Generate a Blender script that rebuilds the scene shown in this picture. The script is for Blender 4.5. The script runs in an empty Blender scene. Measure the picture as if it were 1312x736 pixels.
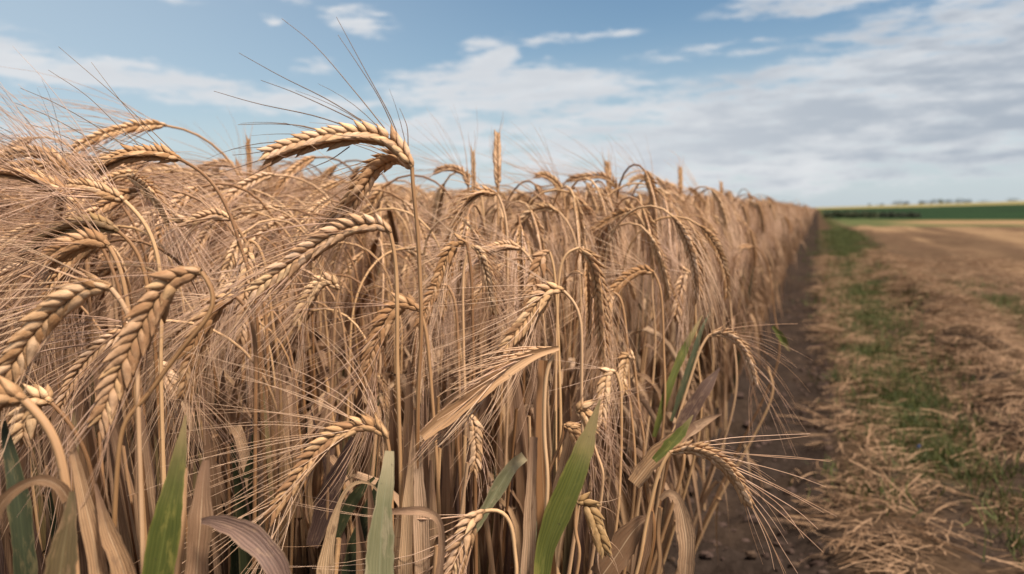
import bpy, math, random
import numpy as np
from mathutils import Vector

SC = bpy.context.scene
COL = SC.collection
R = math.radians
rng = np.random.default_rng(7)
random.seed(7)

# ------------------------------------------------------------------ camera
F = 1000.0                      # focal length in photo pixels (1312 wide)
HC = 0.70                       # camera height
HORIZON = 268.0
PITCH = math.atan((368 - HORIZON) / F)
cam_d = bpy.data.cameras.new('camera')
cam = bpy.data.objects.new('camera', cam_d)
COL.objects.link(cam)
cam.location = (0, 0, HC)
cam.rotation_euler = (math.pi / 2 - PITCH, 0, 0)
cam_d.sensor_width = 36
cam_d.lens = 36 * F / 1312
cam_d.clip_start = 0.02
cam_d.clip_end = 20000
cam_d.dof.use_dof = True
cam_d.dof.focus_distance = 0.56
cam_d.dof.aperture_fstop = 8.0
SC.camera = cam

# ------------------------------------------------------------------ light
SUN_EL, SUN_AZ = 62.0, 130.0     # azimuth clockwise from the view direction: right and behind
SKY_STRENGTH = 0.074
SC.view_settings.view_transform = 'Standard'
SC.view_settings.look = 'None'
SC.view_settings.gamma = 1
SC.view_settings.exposure = 0.52
SC.view_settings.use_curve_mapping = False
sd = bpy.data.lights.new('sun', 'SUN')
sd.energy = 5.0
sd.angle = R(10)
sd.color = (1.0, 0.89, 0.76)
sun = bpy.data.objects.new('sun', sd)
COL.objects.link(sun)
_sv = Vector((math.sin(R(SUN_AZ)) * math.cos(R(SUN_EL)), math.cos(R(SUN_AZ)) * math.cos(R(SUN_EL)), math.sin(R(SUN_EL))))
sun.rotation_euler = _sv.to_track_quat('Z', 'Y').to_euler()

# ------------------------------------------------------------------ sky (world)
world = bpy.data.worlds.new('World')
SC.world = world
world.use_nodes = True


class NT:
    """small helper for building node trees"""
    def __init__(s, tree):
        s.t = tree
        s.n = tree.nodes
        s.l = tree.links

    def node(s, kind, **kw):
        n = s.n.new(kind)
        for k, v in kw.items():
            setattr(n, k, v)
        return n

    def put(s, sock, v):
        if v is None:
            return
        if isinstance(v, bpy.types.NodeSocket):
            s.l.new(v, sock)
        else:
            sock.default_value = v

    def m(s, op, a, b=None, c=None, clamp=False):
        n = s.node('ShaderNodeMath', operation=op, use_clamp=clamp)
        for i, v in enumerate((a, b, c)):
            s.put(n.inputs[i], v)
        return n.outputs[0]

    def mix(s, fac, a, b, blend='MIX'):
        n = s.node('ShaderNodeMix', data_type='RGBA', blend_type=blend)
        s.put(n.inputs[0], fac)
        s.put(n.inputs[6], (*a, 1) if isinstance(a, tuple) and len(a) == 3 else a)
        s.put(n.inputs[7], (*b, 1) if isinstance(b, tuple) and len(b) == 3 else b)
        return n.outputs[2]

    def noise(s, vec, scale, detail=4, rough=0.55, out='Fac'):
        n = s.node('ShaderNodeTexNoise')
        s.put(n.inputs['Vector'], vec)
        s.put(n.inputs['Scale'], scale)
        s.put(n.inputs['Detail'], detail)
        s.put(n.inputs['Roughness'], rough)
        return n.outputs[out]

    def ramp(s, v, a, b, lo=0.0, hi=1.0, smooth=True):
        n = s.node('ShaderNodeMapRange', interpolation_type='SMOOTHSTEP' if smooth else 'LINEAR')
        s.put(n.inputs['Value'], v)
        s.put(n.inputs['From Min'], a)
        s.put(n.inputs['From Max'], b)
        s.put(n.inputs['To Min'], lo)
        s.put(n.inputs['To Max'], hi)
        return n.outputs[0]

    def comb(s, x, y, z):
        n = s.node('ShaderNodeCombineXYZ')
        for i, v in enumerate((x, y, z)):
            s.put(n.inputs[i], v)
        return n.outputs[0]


def build_sky():
    w = NT(world.node_tree)
    w.n.clear()
    sky = w.node('ShaderNodeTexSky', sky_type='NISHITA')
    sky.sun_disc = False
    sky.sun_elevation = R(SUN_EL)
    sky.sun_rotation = R(SUN_AZ)
    sky.air_density = 1.0
    sky.dust_density = 0.6
    sky.ozone_density = 1.4
    tc = w.node('ShaderNodeTexCoord')
    sep = w.node('ShaderNodeSeparateXYZ')
    w.l.new(tc.outputs['Generated'], sep.inputs[0])
    az = w.m('ARCTAN2', sep.outputs[0], sep.outputs[1])
    el = w.m('ARCSINE', sep.outputs[2])
    # warp so that outlines break up
    p = w.comb(w.m('MULTIPLY', w.m('ADD', az, w.m('MULTIPLY', el, 1.2)), 3.4), w.m('MULTIPLY', w.m('SUBTRACT', el, w.m('MULTIPLY', az, .06)), 16.0), 0.0)
    warp = w.noise(p, 1.3, 5, 0.6)
    fine = w.noise(p, 4.2, 8, 0.62)
    det = w.noise(w.comb(w.m('MULTIPLY', az, 5.0), w.m('MULTIPLY', w.m('SUBTRACT', el, w.m('MULTIPLY', az, .05)), 26.0), 3.1), 1.5, 7, 0.55)
    # name, photo x, y, rx, ry, tilt(rad), weight
    blobs = [
        (1120, 165, 560, 92, 0.10, 1.25), (660, 118, 200, 40, 0.0, 1.1), (620, 88, 62, 38, 0.5, 1.0),
        (600, 168, 220, 30, 0.0, 0.8), (1180, 105, 330, 48, 0.13, 1.0),
        (1130, 14, 240, 24, 0.10, 1.05), (1330, 0, 130, 36, 0.1, .9), (1240, 58, 170, 34, 0.05, 0.8),
        (735, 56, 100, 11, 0.08, 0.6), (468, 36, 58, 22, -0.2, .75), (400, 18, 50, 12, -0.2, .5), (352, 42, 20, 12, 0, .5), (235, 14, 120, 22, 0.0, 0.45),
        (350, 138, 170, 22, -0.03, .9), (130, 118, 210, 24, -0.05, .9), (-120, 100, 180, 36, 0.0, .9),
        (405, 98, 44, 14, 0, .45), (980, 75, 230, 12, 0.05, .5), (700, 205, 300, 26, 0.0, .55), (30, 185, 200, 22, 0, .5),
    ]
    az0, el0 = az, el
    az = w.m('ADD', az, w.m('MULTIPLY', w.m('SUBTRACT', w.noise(p, 2.6, 5, .6), .5), .085))
    el = w.m('ADD', el, w.m('MULTIPLY', w.m('SUBTRACT', w.noise(w.comb(w.m('MULTIPLY', az0, 5.0), w.m('MULTIPLY', el0, 12.0), 7.7), 2.6, 6, .62), .5), .040))
    total = None
    for (x, y, rx, ry, th, wt) in blobs:
        a0, e0 = math.atan((x - 656) / F), math.atan((HORIZON - y) / F)
        dx = w.m('SUBTRACT', az, a0)
        dy = w.m('SUBTRACT', el, e0)
        c, s_ = math.cos(th), math.sin(th)
        u = w.m('DIVIDE', w.m('ADD', w.m('MULTIPLY', dx, c), w.m('MULTIPLY', dy, s_)), rx / F)
        v = w.m('DIVIDE', w.m('SUBTRACT', w.m('MULTIPLY', dy, c), w.m('MULTIPLY', dx, s_)), ry / F)
        d = w.m('SUBTRACT', 1.0, w.m('ADD', w.m('MULTIPLY', u, u), w.m('MULTIPLY', v, v)))
        d = w.m('MULTIPLY', w.m('MAXIMUM', d, 0.0), wt)
        total = d if total is None else w.m('MAXIMUM', total, d)
    az, el = az0, el0
    # elsewhere in the sky: broken cloud
    away = w.ramp(w.m('ABSOLUTE', az), 0.75, 1.0)
    high = w.ramp(el, 0.30, 0.42)
    other = w.m('MULTIPLY', w.m('MAXIMUM', away, high), w.ramp(warp, 0.40, 0.62, 0.0, 0.9))
    total = w.m('MAXIMUM', total, other)
    n1 = w.m('MULTIPLY', w.m('SUBTRACT', fine, 0.5), 3.2)
    n2 = w.m('MULTIPLY', w.m('SUBTRACT', warp, 0.5), 0.9)
    dens = w.m('ADD', total, w.m('MULTIPLY', w.m('ADD', n1, n2), w.ramp(total, 0.0, 0.5)))
    cov = w.ramp(dens, 0.05, 0.95)
    cov = w.m('MULTIPLY', cov, 0.93)
    # thickness shading of the cloud bank: greyer inside, white at tops
    grey = w.ramp(w.m('ADD', w.m('MULTIPLY', det, 0.8), w.m('MULTIPLY', dens, 0.28)), 0.38, 0.86)
    right = w.ramp(az, -0.15, 0.6, 0.25, 1.0)
    k = 1.0 / SKY_STRENGTH
    white = (0.545 * k, 0.555 * k, 0.57 * k)
    dark = (0.29 * k, 0.325 * k, 0.375 * k)
    cc = w.mix(w.m('MULTIPLY', grey, right), white, dark)
    hs = w.node('ShaderNodeHueSaturation')
    hs.inputs['Saturation'].default_value = 1.08
    hs.inputs['Hue'].default_value = .492
    hs.inputs['Value'].default_value = 1.0
    w.l.new(sky.outputs[0], hs.inputs['Color'])
    # pale haze close to the horizon
    hz = w.ramp(el, 0.0, 0.24, 0.75, 0.0)
    hz = w.m('MAXIMUM', hz, w.ramp(az, -.75, .2, .62, .0))
    base = w.mix(hz, hs.outputs[0], (0.40 * k, 0.47 * k, 0.525 * k))
    col = w.mix(cov, base, cc)
    # nothing bright below the horizon
    bg = w.node('ShaderNodeBackground')
    w.l.new(col, bg.inputs['Color'])
    bg.inputs['Strength'].default_value = SKY_STRENGTH
    out = w.node('ShaderNodeOutputWorld')
    w.l.new(bg.outputs[0], out.inputs[0])


build_sky()

# ------------------------------------------------------------------ geometry helpers
ROW = R(21.25)                                   # the crop edge runs this far right of the view
DV = np.array([math.sin(ROW), math.cos(ROW), 0])  # along the edge
RV = np.array([math.cos(ROW), -math.sin(ROW), 0])  # to the right of the edge
EDGE = -0.22                                     # lateral place of the last stems
cp, sp_ = math.cos(PITCH), math.sin(PITCH)


def at(px, py, d):
    """the place seen at photo pixel (px, py) at depth d"""
    x, y = (px - 656) / F * d, -(py - 368) / F * d
    return np.array([x, d * cp + y * sp_, HC - d * sp_ + y * cp])


def proj(p):
    q = np.asarray(p) - (0, 0, HC)
    d = q[1] * cp - q[2] * sp_
    y = q[1] * sp_ + q[2] * cp
    return 656 + F * q[0] / d, 368 - F * y / d, d


def nrm(v):
    v = np.asarray(v, float)
    return v / (np.linalg.norm(v) + 1e-12)


def spline(pts, n):
    """Catmull-Rom through pts, n samples evenly spaced along the length"""
    P = np.asarray(pts, float)
    if len(P) == 2:
        t = np.linspace(0, 1, n)[:, None]
        return P[0] * (1 - t) + P[1] * t
    Q = np.vstack([2 * P[0] - P[1], P, 2 * P[-1] - P[-2]])
    out = []
    for i in range(1, len(Q) - 2):
        p0, p1, p2, p3 = Q[i - 1], Q[i], Q[i + 1], Q[i + 2]
        t = np.linspace(0, 1, 16, endpoint=False)[:, None]
        out.append(0.5 * (2 * p1 + (p2 - p0) * t + (2 * p0 - 5 * p1 + 4 * p2 - p3) * t ** 2 + (3 * p1 - p0 - 3 * p2 + p3) * t ** 3))
    out.append(P[-1:])
    C = np.vstack(out)
    s = np.r_[0, np.cumsum(np.linalg.norm(np.diff(C, axis=0), axis=1))]
    q = np.linspace(0, s[-1], n)
    return np.stack([np.interp(q, s, C[:, k]) for k in range(3)], 1)


def tangents(C):
    T = np.gradient(C, axis=0)
    return T / (np.linalg.norm(T, axis=1, keepdims=True) + 1e-12)


class MB:
    """collects vertices, quads and a 4-channel attribute (t along, random, across, unused)"""
    def __init__(s):
        s.v, s.f, s.a, s.mi, s.nv = [], [], [], [], 0
        s.mat = None

    def add(s, v, f, a, mat=0):
        s.v.append(np.asarray(v, float))
        s.f.append(np.asarray(f, int) + s.nv)
        s.a.append(np.asarray(a, float))
        s.mi.append(np.full(len(f), mat, int))
        s.nv += len(v)

    def join(s, o, mat):
        for v, f, a in zip(o.v, o.f, o.a):
            pass
        if o.nv:
            s.add(np.vstack(o.v), np.vstack(o.f), np.vstack(o.a), mat)

    def tube(s, C, rad, sides=6, rnd=None, squash=1.0, side_dir=None):
        C = np.asarray(C, float)
        n = len(C)
        T = tangents(C)
        ref = np.array([0.31, 0.87, 0.2]) if side_dir is None else np.asarray(side_dir, float)
        rad = np.broadcast_to(np.asarray(rad, float), (n,))
        U = ref[None] - (T @ ref)[:, None] * T
        U /= np.linalg.norm(U, axis=1, keepdims=True) + 1e-12
        W = np.cross(T, U)
        ph = np.linspace(0, 2 * math.pi, sides, endpoint=False)
        V = C[:, None] + rad[:, None, None] * (np.cos(ph)[None, :, None] * U[:, None] + squash * np.sin(ph)[None, :, None] * W[:, None])
        i, j = np.meshgrid(np.arange(n - 1), np.arange(sides), indexing='ij')
        j2 = (j + 1) % sides
        f = np.stack([i * sides + j, i * sides + j2, (i + 1) * sides + j2, (i + 1) * sides + j], -1).reshape(-1, 4)
        t = np.repeat(np.linspace(0, 1, n), sides)
        r = random.random() if rnd is None else rnd
        a = np.stack([t, np.full_like(t, r), np.tile(ph / (2 * math.pi), n), np.zeros_like(t)], 1)
        s.add(V.reshape(-1, 3), f, a)

    def ribbon(s, C, width, face, fold=0.25, across=5, rnd=None, twist=0.0, wave=0.0):
        C = np.asarray(C, float)
        n = len(C)
        T = tangents(C)
        face = np.asarray(face, float)
        face = np.broadcast_to(face, (n, 3))
        N = face - np.sum(face * T, 1)[:, None] * T
        N /= np.linalg.norm(N, axis=1, keepdims=True) + 1e-12
        B = np.cross(T, N)
        if twist:
            an = np.linspace(0, twist, n)[:, None]
            N, B = N * np.cos(an) + B * np.sin(an), B * np.cos(an) - N * np.sin(an)
        x = np.linspace(-1, 1, across)
        w = np.broadcast_to(np.asarray(width, float), (n,)) / 2
        wob = 0.0
        w = w * (1 + .07 * np.sin(np.linspace(0, 9, n) + random.random() * 6) + rng.normal(0, .035, n))
        if wave:
            wob = wave * np.sin(np.linspace(0, 14, n) + random.random() * 6)[:, None] * np.abs(x)[None] ** 2
        V = C[:, None] + w[:, None, None] * (x[None, :, None] * B[:, None] + ((np.abs(x) ** 1.4)[None, :, None] * fold + (wob[:, :, None] if wave else 0)) * N[:, None])
        i, j = np.meshgrid(np.arange(n - 1), np.arange(across - 1), indexing='ij')
        f = np.stack([i * across + j, i * across + j + 1, (i + 1) * across + j + 1, (i + 1) * across + j], -1).reshape(-1, 4)
        t = np.repeat(np.linspace(0, 1, n), across)
        r = random.random() if rnd is None else rnd
        a = np.stack([t, np.full_like(t, r), np.tile(x * .5 + .5, n), np.zeros_like(t)], 1)
        s.add(V.reshape(-1, 3), f, a)

    def mesh(s, name, mats, smooth=True):
        me = bpy.data.meshes.new(name)
        V, Fc, A, MI = np.vstack(s.v), np.vstack(s.f), np.vstack(s.a), np.concatenate(s.mi)
        me.vertices.add(len(V))
        me.vertices.foreach_set('co', V.astype(np.float32).ravel())
        k = Fc.shape[1]
        me.loops.add(len(Fc) * k)
        me.loops.foreach_set('vertex_index', Fc.astype(np.int32).ravel())
        me.polygons.add(len(Fc))
        me.polygons.foreach_set('loop_start', np.arange(0, len(Fc) * k, k, dtype=np.int32))
        me.update(calc_edges=True)
        for m in mats:
            me.materials.append(m)
        me.polygons.foreach_set('material_index', MI.astype(np.int32))
        me.polygons.foreach_set('use_smooth', np.full(len(Fc), smooth))
        at_ = me.attributes.new('kd', 'FLOAT_COLOR', 'POINT')
        at_.data.foreach_set('color', A.astype(np.float32).ravel())
        me.validate()
        return me

    def build(s, name, mats, parent=None, smooth=True, loc=None):
        if not isinstance(mats, (list, tuple)):
            mats = [mats]
        o = bpy.data.objects.new(name, s.mesh(name, mats, smooth))
        COL.objects.link(o)
        if parent is not None:
            o.parent = parent
        if loc is not None:
            o.location = loc
        return o


def empty(name, loc=(0, 0, 0)):
    o = bpy.data.objects.new(name, None)
    o.empty_display_size = 0.05
    o.location = loc
    COL.objects.link(o)
    return o


def tag(o, label=None, cat=None, group=None, kind=None):
    for k, v in (('label', label), ('category', cat), ('group', group), ('kind', kind)):
        if v:
            o[k] = v


# ------------------------------------------------------------------ materials
def plant_mat(name, cols, rough=0.62, transl=0.0, stripe=40.0, tip=None, tip_at=(0.75, 1.0), spec=0.35, bump=0.3, spots=0.0, vary=0.35, base_dark=None, vein=0.0, blotch=None, edge=None):
    """dry or green plant tissue: cols = (light, mid, dark) base colours, chosen by noise, by piece and by plant"""
    m = bpy.data.materials.new(name)
    m.use_nodes = True
    w = NT(m.node_tree)
    w.n.clear()
    at_ = w.node('ShaderNodeAttribute', attribute_name='kd')
    sep = w.node('ShaderNodeSeparateColor')
    w.l.new(at_.outputs['Color'], sep.inputs[0])
    t, rnd, ac = sep.outputs[0], sep.outputs[1], sep.outputs[2]
    oi = w.node('ShaderNodeObjectInfo')
    tc = w.node('ShaderNodeTexCoord')
    fib = w.noise(w.comb(w.m('MULTIPLY', t, 3.0), w.m('MULTIPLY', ac, stripe), w.m('MULTIPLY', rnd, 37.0)), 1.0, 4, 0.6)
    big = w.noise(tc.outputs['Object'], 26.0, 4, 0.6)
    v = w.m('ADD', w.m('MULTIPLY', fib, 0.55), w.m('MULTIPLY', big, 0.45))
    v = w.m('ADD', v, w.m('MULTIPLY', w.m('SUBTRACT', rnd, 0.5), vary))
    v = w.m('ADD', v, w.m('MULTIPLY', w.m('SUBTRACT', oi.outputs['Random'], 0.5), vary))
    c = w.mix(w.ramp(v, 0.22, 0.5), cols[2], cols[1])
    c = w.mix(w.ramp(v, 0.5, 0.80), c, cols[0])
    dr = w.m('FRACT', w.m('ADD', w.m('MULTIPLY', oi.outputs['Random'], 7.31), w.m('MULTIPLY', rnd, .35)))
    c = w.mix(1.0, c, w.mix(dr, (1.05, .965, .85), (1.04, .975, 1.03)), 'MULTIPLY')
    if base_dark is not None:
        c = w.mix(w.ramp(w.m('ADD', t, w.m('MULTIPLY', w.m('SUBTRACT', big, .5), .3)), 0.0, 0.30, 0.8, 0.0), c, base_dark)
    if vein:
        vn = w.m('SINE', w.m('MULTIPLY', w.m('ADD', ac, w.m('MULTIPLY', w.m('ADD', big, w.noise(w.comb(w.m('MULTIPLY', t, 2.5), w.m('MULTIPLY', ac, 6.0), w.m('MULTIPLY', rnd, 53.0)), 1.0, 2, .5)), .16)), stripe * 3.4))
        vn = w.ramp(w.m('ADD', vn, w.m('MULTIPLY', w.m('SUBTRACT', fib, .5), 5.0)), -1.2, 1.2)
        c = w.mix(w.m('MULTIPLY', vn, vein), c, cols[2])
        mid = w.ramp(w.m('ABSOLUTE', w.m('SUBTRACT', ac, .5)), .0, .035, vein, 0.0)
        c = w.mix(mid, c, cols[0])
        fib = w.m('ADD', w.m('MULTIPLY', fib, .8), w.m('MULTIPLY', vn, .22))
    if blotch is not None:
        bl = w.noise(w.comb(w.m('MULTIPLY', t, 7.0), w.m('MULTIPLY', ac, 2.2), w.m('MULTIPLY', rnd, 91.0)), 1.0, 6, .65)
        c = w.mix(w.ramp(bl, .52, .68, 0.0, .85), c, blotch)
        ed = w.m('ADD', w.m('ABSOLUTE', w.m('SUBTRACT', ac, .5)), w.m('MULTIPLY', w.m('SUBTRACT', bl, .5), .35))
        c = w.mix(w.ramp(ed, .40, .52, 0.0, .7), c, blotch)
    if edge is not None:
        cs = w.m('COSINE', w.m('MULTIPLY', w.m('SUBTRACT', ac, .25), 2 * math.pi))
        cs = w.m('ADD', cs, w.m('MULTIPLY', w.m('SUBTRACT', big, .5), .5))
        c = w.mix(w.ramp(cs, .15, .75, .85, 0.0), c, edge)
    if tip is not None:
        c = w.mix(w.ramp(w.m('ADD', t, w.m('MULTIPLY', w.m('SUBTRACT', big, 0.5), 0.35)), tip_at[0], tip_at[1]), c, tip)
    if spots:
        sp = w.noise(tc.outputs['Object'], 160.0, 3, 0.7)
        c = w.mix(w.ramp(sp, 0.66, 0.74, 0.0, spots), c, (0.07, 0.045, 0.03))
    b = w.node('ShaderNodeBsdfPrincipled')
    w.l.new(c, b.inputs['Base Color'])
    b.inputs['Roughness'].default_value = rough
    b.inputs['Specular IOR Level'].default_value = spec
    if bump:
        bp = w.node('ShaderNodeBump')
        bp.inputs['Strength'].default_value = bump
        bp.inputs['Distance'].default_value = 0.0006
        w.l.new(fib, bp.inputs['Height'])
        w.l.new(bp.outputs[0], b.inputs['Normal'])
    sh = b.outputs[0]
    if transl:
        tr = w.node('ShaderNodeBsdfTranslucent')
        w.l.new(c, tr.inputs['Color'])
        mx = w.node('ShaderNodeMixShader')
        mx.inputs[0].default_value = transl
        w.l.new(sh, mx.inputs[1])
        w.l.new(tr.outputs[0], mx.inputs[2])
        sh = mx.outputs[0]
    out = w.node('ShaderNodeOutputMaterial')
    w.l.new(sh, out.inputs[0])
    return m


M_EAR = plant_mat('barley_grain', ((0.72, 0.515, 0.32), (0.57, 0.37, 0.205), (0.34, 0.19, 0.09)), stripe=7, vein=.35, rough=.75, spec=.2, edge=(.36, .205, .10), tip=(0.36, 0.20, 0.10), tip_at=(0.7, 1.1), bump=0.9, vary=0.55, base_dark=(0.29, 0.16, 0.075))
M_EAR_OLIVE = plant_mat('barley_grain_olive', ((0.44, 0.30, 0.15), (0.30, 0.19, 0.085), (0.17, 0.10, 0.04)), stripe=9, tip=(0.3, 0.18, 0.08), bump=0.5, base_dark=(0.14, 0.08, 0.03))
M_AWN = plant_mat('barley_awn', ((0.74, 0.54, 0.38), (0.60, 0.41, 0.275), (0.40, 0.25, 0.15)), rough=0.5, stripe=2, bump=0, vary=0.5)
M_AWN_DARK = plant_mat('barley_awn_dark', ((0.20, 0.14, 0.09), (0.15, 0.10, 0.065), (0.10, 0.07, 0.045)), rough=0.5, stripe=2, bump=0, vary=0.4)
M_STEM = plant_mat('barley_stem', ((0.60, 0.40, 0.22), (0.43, 0.26, 0.13), (0.22, 0.115, 0.05)), rough=0.55, stripe=9, spots=0.6, vary=0.65, vein=.3)
M_DRY = plant_mat('dry_leaf', ((0.62, 0.445, 0.28), (0.44, 0.285, 0.165), (0.20, 0.115, 0.06)), rough=0.68, transl=0.22, stripe=13, tip=(0.26, 0.15, 0.09), spots=0.55, vary=0.6, bump=1.0, vein=.6, blotch=(0.22, 0.13, 0.072))
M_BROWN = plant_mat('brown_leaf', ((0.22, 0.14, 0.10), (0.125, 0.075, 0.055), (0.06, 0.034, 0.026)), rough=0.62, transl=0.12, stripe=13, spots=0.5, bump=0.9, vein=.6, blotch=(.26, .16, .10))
M_GREEN = plant_mat('green_leaf', ((0.20, 0.215, 0.055), (0.135, 0.155, 0.035), (0.075, 0.095, 0.022)), rough=0.5, transl=0.28, stripe=15, tip=(0.36, 0.26, 0.12), tip_at=(0.66, 1.0), spots=0.7, vary=0.3, bump=0.7, vein=.6, blotch=(.27, .24, .06))
M_GREY = plant_mat('grey_green_leaf', ((0.34, 0.33, 0.20), (0.25, 0.25, 0.14), (0.17, 0.17, 0.085)), rough=0.55, transl=0.2, stripe=15, tip=(0.42, 0.34, 0.2), tip_at=(0.75, 1.0), spots=0.5, vary=0.2, bump=0.7, vein=.5, blotch=(.40, .33, .20))
M_OLIVE = plant_mat('olive_sheath', ((0.26, 0.20, 0.10), (0.17, 0.13, 0.06), (0.10, 0.07, 0.035)), rough=0.6, transl=0.15, stripe=14, vary=0.4, spots=.4, vein=.6, blotch=(.28, .17, .09), bump=.8)
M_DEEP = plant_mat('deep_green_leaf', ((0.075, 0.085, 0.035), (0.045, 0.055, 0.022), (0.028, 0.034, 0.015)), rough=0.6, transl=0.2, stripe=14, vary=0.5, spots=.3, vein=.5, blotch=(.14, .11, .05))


# ------------------------------------------------------------------ ears of barley
def unit_kernel(rings, sides):
    t = np.linspace(0, 1, rings)
    r = np.sin(math.pi * np.clip(t, 0.0, 1) ** 0.72) ** 0.85 * (1 - 0.32 * t)
    r[0] = 0.22
    r[-1] = 0.03
    ph = np.linspace(0, 2 * math.pi, sides, endpoint=False)
    g = 1 - 0.10 * np.exp(-((((ph - math.pi / 2 + math.pi) % (2 * math.pi)) - math.pi) / 0.35) ** 2)
    x = r[:, None] * (np.cos(ph) * g)[None]
    y = r[:, None] * (np.sin(ph) * g)[None] + 0.10 * np.sin(math.pi * t)[:, None] + (0.55 * np.clip(t - .72, 0, 1) / .28)[:, None]
    z = np.repeat(t[:, None], sides, 1)
    V = np.stack([x, y, z], -1).reshape(-1, 3)
    i, j = np.meshgrid(np.arange(rings - 1), np.arange(sides), indexing='ij')
    j2 = (j + 1) % sides
    f = np.stack([i * sides + j, i * sides + j2, (i + 1) * sides + j2, (i + 1) * sides + j], -1).reshape(-1, 4)
    a = np.stack([np.repeat(t, sides), np.tile(ph / (2 * math.pi), rings)], 1)
    return V, f, a


K_HI, K_LO = unit_kernel(9, 10), unit_kernel(6, 6)


def make_ear(C, face, wid=1.0, hi=False, n=13, beard=(0.12, 0.35, 0.9), wind=(0, 0, 0), rows=4, awn_r=0.00034, open_=1.0, skip=None):
    """C: centre line base to tip; returns (ear, beard) builders. beard = (length, spread, share of grains with an awn)"""
    E, Bd = MB(), MB()
    K = K_HI if hi else K_LO
    C = spline(C, 40)
    T = tangents(C)
    L = np.sum(np.linalg.norm(np.diff(C, axis=0), axis=1))
    E.tube(C, np.linspace(0.0016, 0.0010, 40)[:40] * wid, 5)
    wind = np.asarray(wind, float)
    n = int(round(n * 1.22))
    step = L / n
    combos = [(1, 1), (-1, 1), (1, -1), (-1, -1)] if rows == 4 else [(1, 0.25), (-1, 0.25)]
    for i in range(n):
        for (sb, sn) in combos:
            s = (i + (0.0 if sb > 0 else 0.5) + 0.05 * random.uniform(-1, 1)) / n
            s = min(max(s, 0.0), 0.985)
            if skip and skip[0] < s < skip[1]:
                continue
            q = s * 39
            k = int(q)
            p = C[k] + (C[min(k + 1, 39)] - C[k]) * (q - k)
            Tk = T[k]
            N = nrm(face - np.dot(face, Tk) * Tk)
            B = np.cross(Tk, N)
            sc = wid * random.uniform(.92, 1.08) * (0.72 + 0.36 * math.sin(math.pi * min(1, 0.16 + 0.72 * s))) * random.uniform(0.93, 1.07)
            al = R(27 - 11 * s) * open_ * random.uniform(0.72, 1.28)
            o = B * sb * 0.90 + N * sn * 0.32
            if s < .10:
                al *= .55 + 4.5 * s
                sc *= .72 + 2.8 * s
            Kd = nrm(Tk * math.cos(al) + o * math.sin(al))
            base = p + (B * sb * 0.42 + N * sn * 0.85) * 0.0022 * sc
            yy = nrm(N * sn * 0.9 + B * sb * 0.35)
            yy = nrm(yy - np.dot(yy, Kd) * Kd)
            xx = np.cross(yy, Kd)
            kl = max(step * 2.05, 0.0112 * sc) * random.uniform(0.88, 1.10)
            V = K[0]
            W = base + V[:, :1] * xx * (0.00258 if hi else 0.00245) * sc + V[:, 1:2] * yy * (0.00165 if hi else 0.0016) * sc + V[:, 2:] * Kd * kl
            rn = random.random()
            A = np.stack([K[2][:, 0], np.full(len(V), rn), K[2][:, 1], np.zeros(len(V))], 1)
            E.add(W, K[1], A)
            if random.random() < beard[2]:
                tip = base + Kd * kl * 0.95
                ln = beard[0] * random.uniform(0.72, 1.12) * (1.0 - 0.15 * s)
                d0 = nrm(Tk * 1.0 + o * beard[1] * random.uniform(0.5, 1.3) + rng.normal(0, 0.07, 3))
                u = np.linspace(0, 1, 6)[:, None]
                path = tip + d0 * ln * u + (Kd - Tk) * 0.02 * u * (1 - u) + (wind + rng.normal(0, 0.08, 3) + np.array([0, 0, -0.10])) * ln * u ** 2 * 0.55
                Bd.tube(path, np.linspace(awn_r, awn_r * 0.28, 6), 3)
    # tip spikelet
    Kd = T[-1]
    xx = nrm(np.cross(Kd, face))
    yy = np.cross(Kd, xx)
    E.add(C[-2] + K[0][:, :1] * xx * 0.0019 * wid + K[0][:, 1:2] * yy * 0.0018 * wid + K[0][:, 2:] * Kd * 0.0085 * wid, K[1],
          np.stack([K[2][:, 0], np.full(len(K[0]), .5), K[2][:, 1], np.zeros(len(K[0]))], 1))
    return E, Bd


def lin_awn(Bd, pts, r=0.0004):
    C = spline(pts, 12)
    Bd.tube(C, np.linspace(r, r * 0.4, 12), 4)


def leaf_width(n, w, kind='blade'):
    t = np.linspace(0, 1, n)
    if kind == 'blade':
        return w * np.clip(np.minimum(0.55 + 1.6 * t, 1.0), 0, 1) * np.clip((1 - t) ** 0.55 * 1.15, 0.02, 1)
    return w * np.clip((1 - t) * 6, 0.25, 1)


def make_stem(C, r0=0.0022, r1=0.0012, sides=7, sheath=None, n=40):
    """stem with nodes; C from root to neck"""
    S = MB()
    C = spline(C, n)
    if n > 100:
        for _ in range(6):
            C[1:-1] = .25 * C[:-2] + .5 * C[1:-1] + .25 * C[2:]
    s = np.linspace(0, 1, n)
    rad = r0 + (r1 - r0) * np.clip(s * 1.25, 0, 1) ** 2.0
    rn = random.random()
    S.tube(C, rad, sides, rn)
    for nd in (sheath or ()):
        k = int(nd * (n - 1))
        k = min(max(k, 2), n - 3)
        D = np.stack([C[k] + (C[k + 1] - C[k]) * q for q in (-.35, -.18, 0, .18, .35)])
        S.tube(D, np.array([1.02, 1.35, 1.5, 1.35, 1.02]) * rad[k] * 1.05, sides, 0.05)
    return S, C


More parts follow.
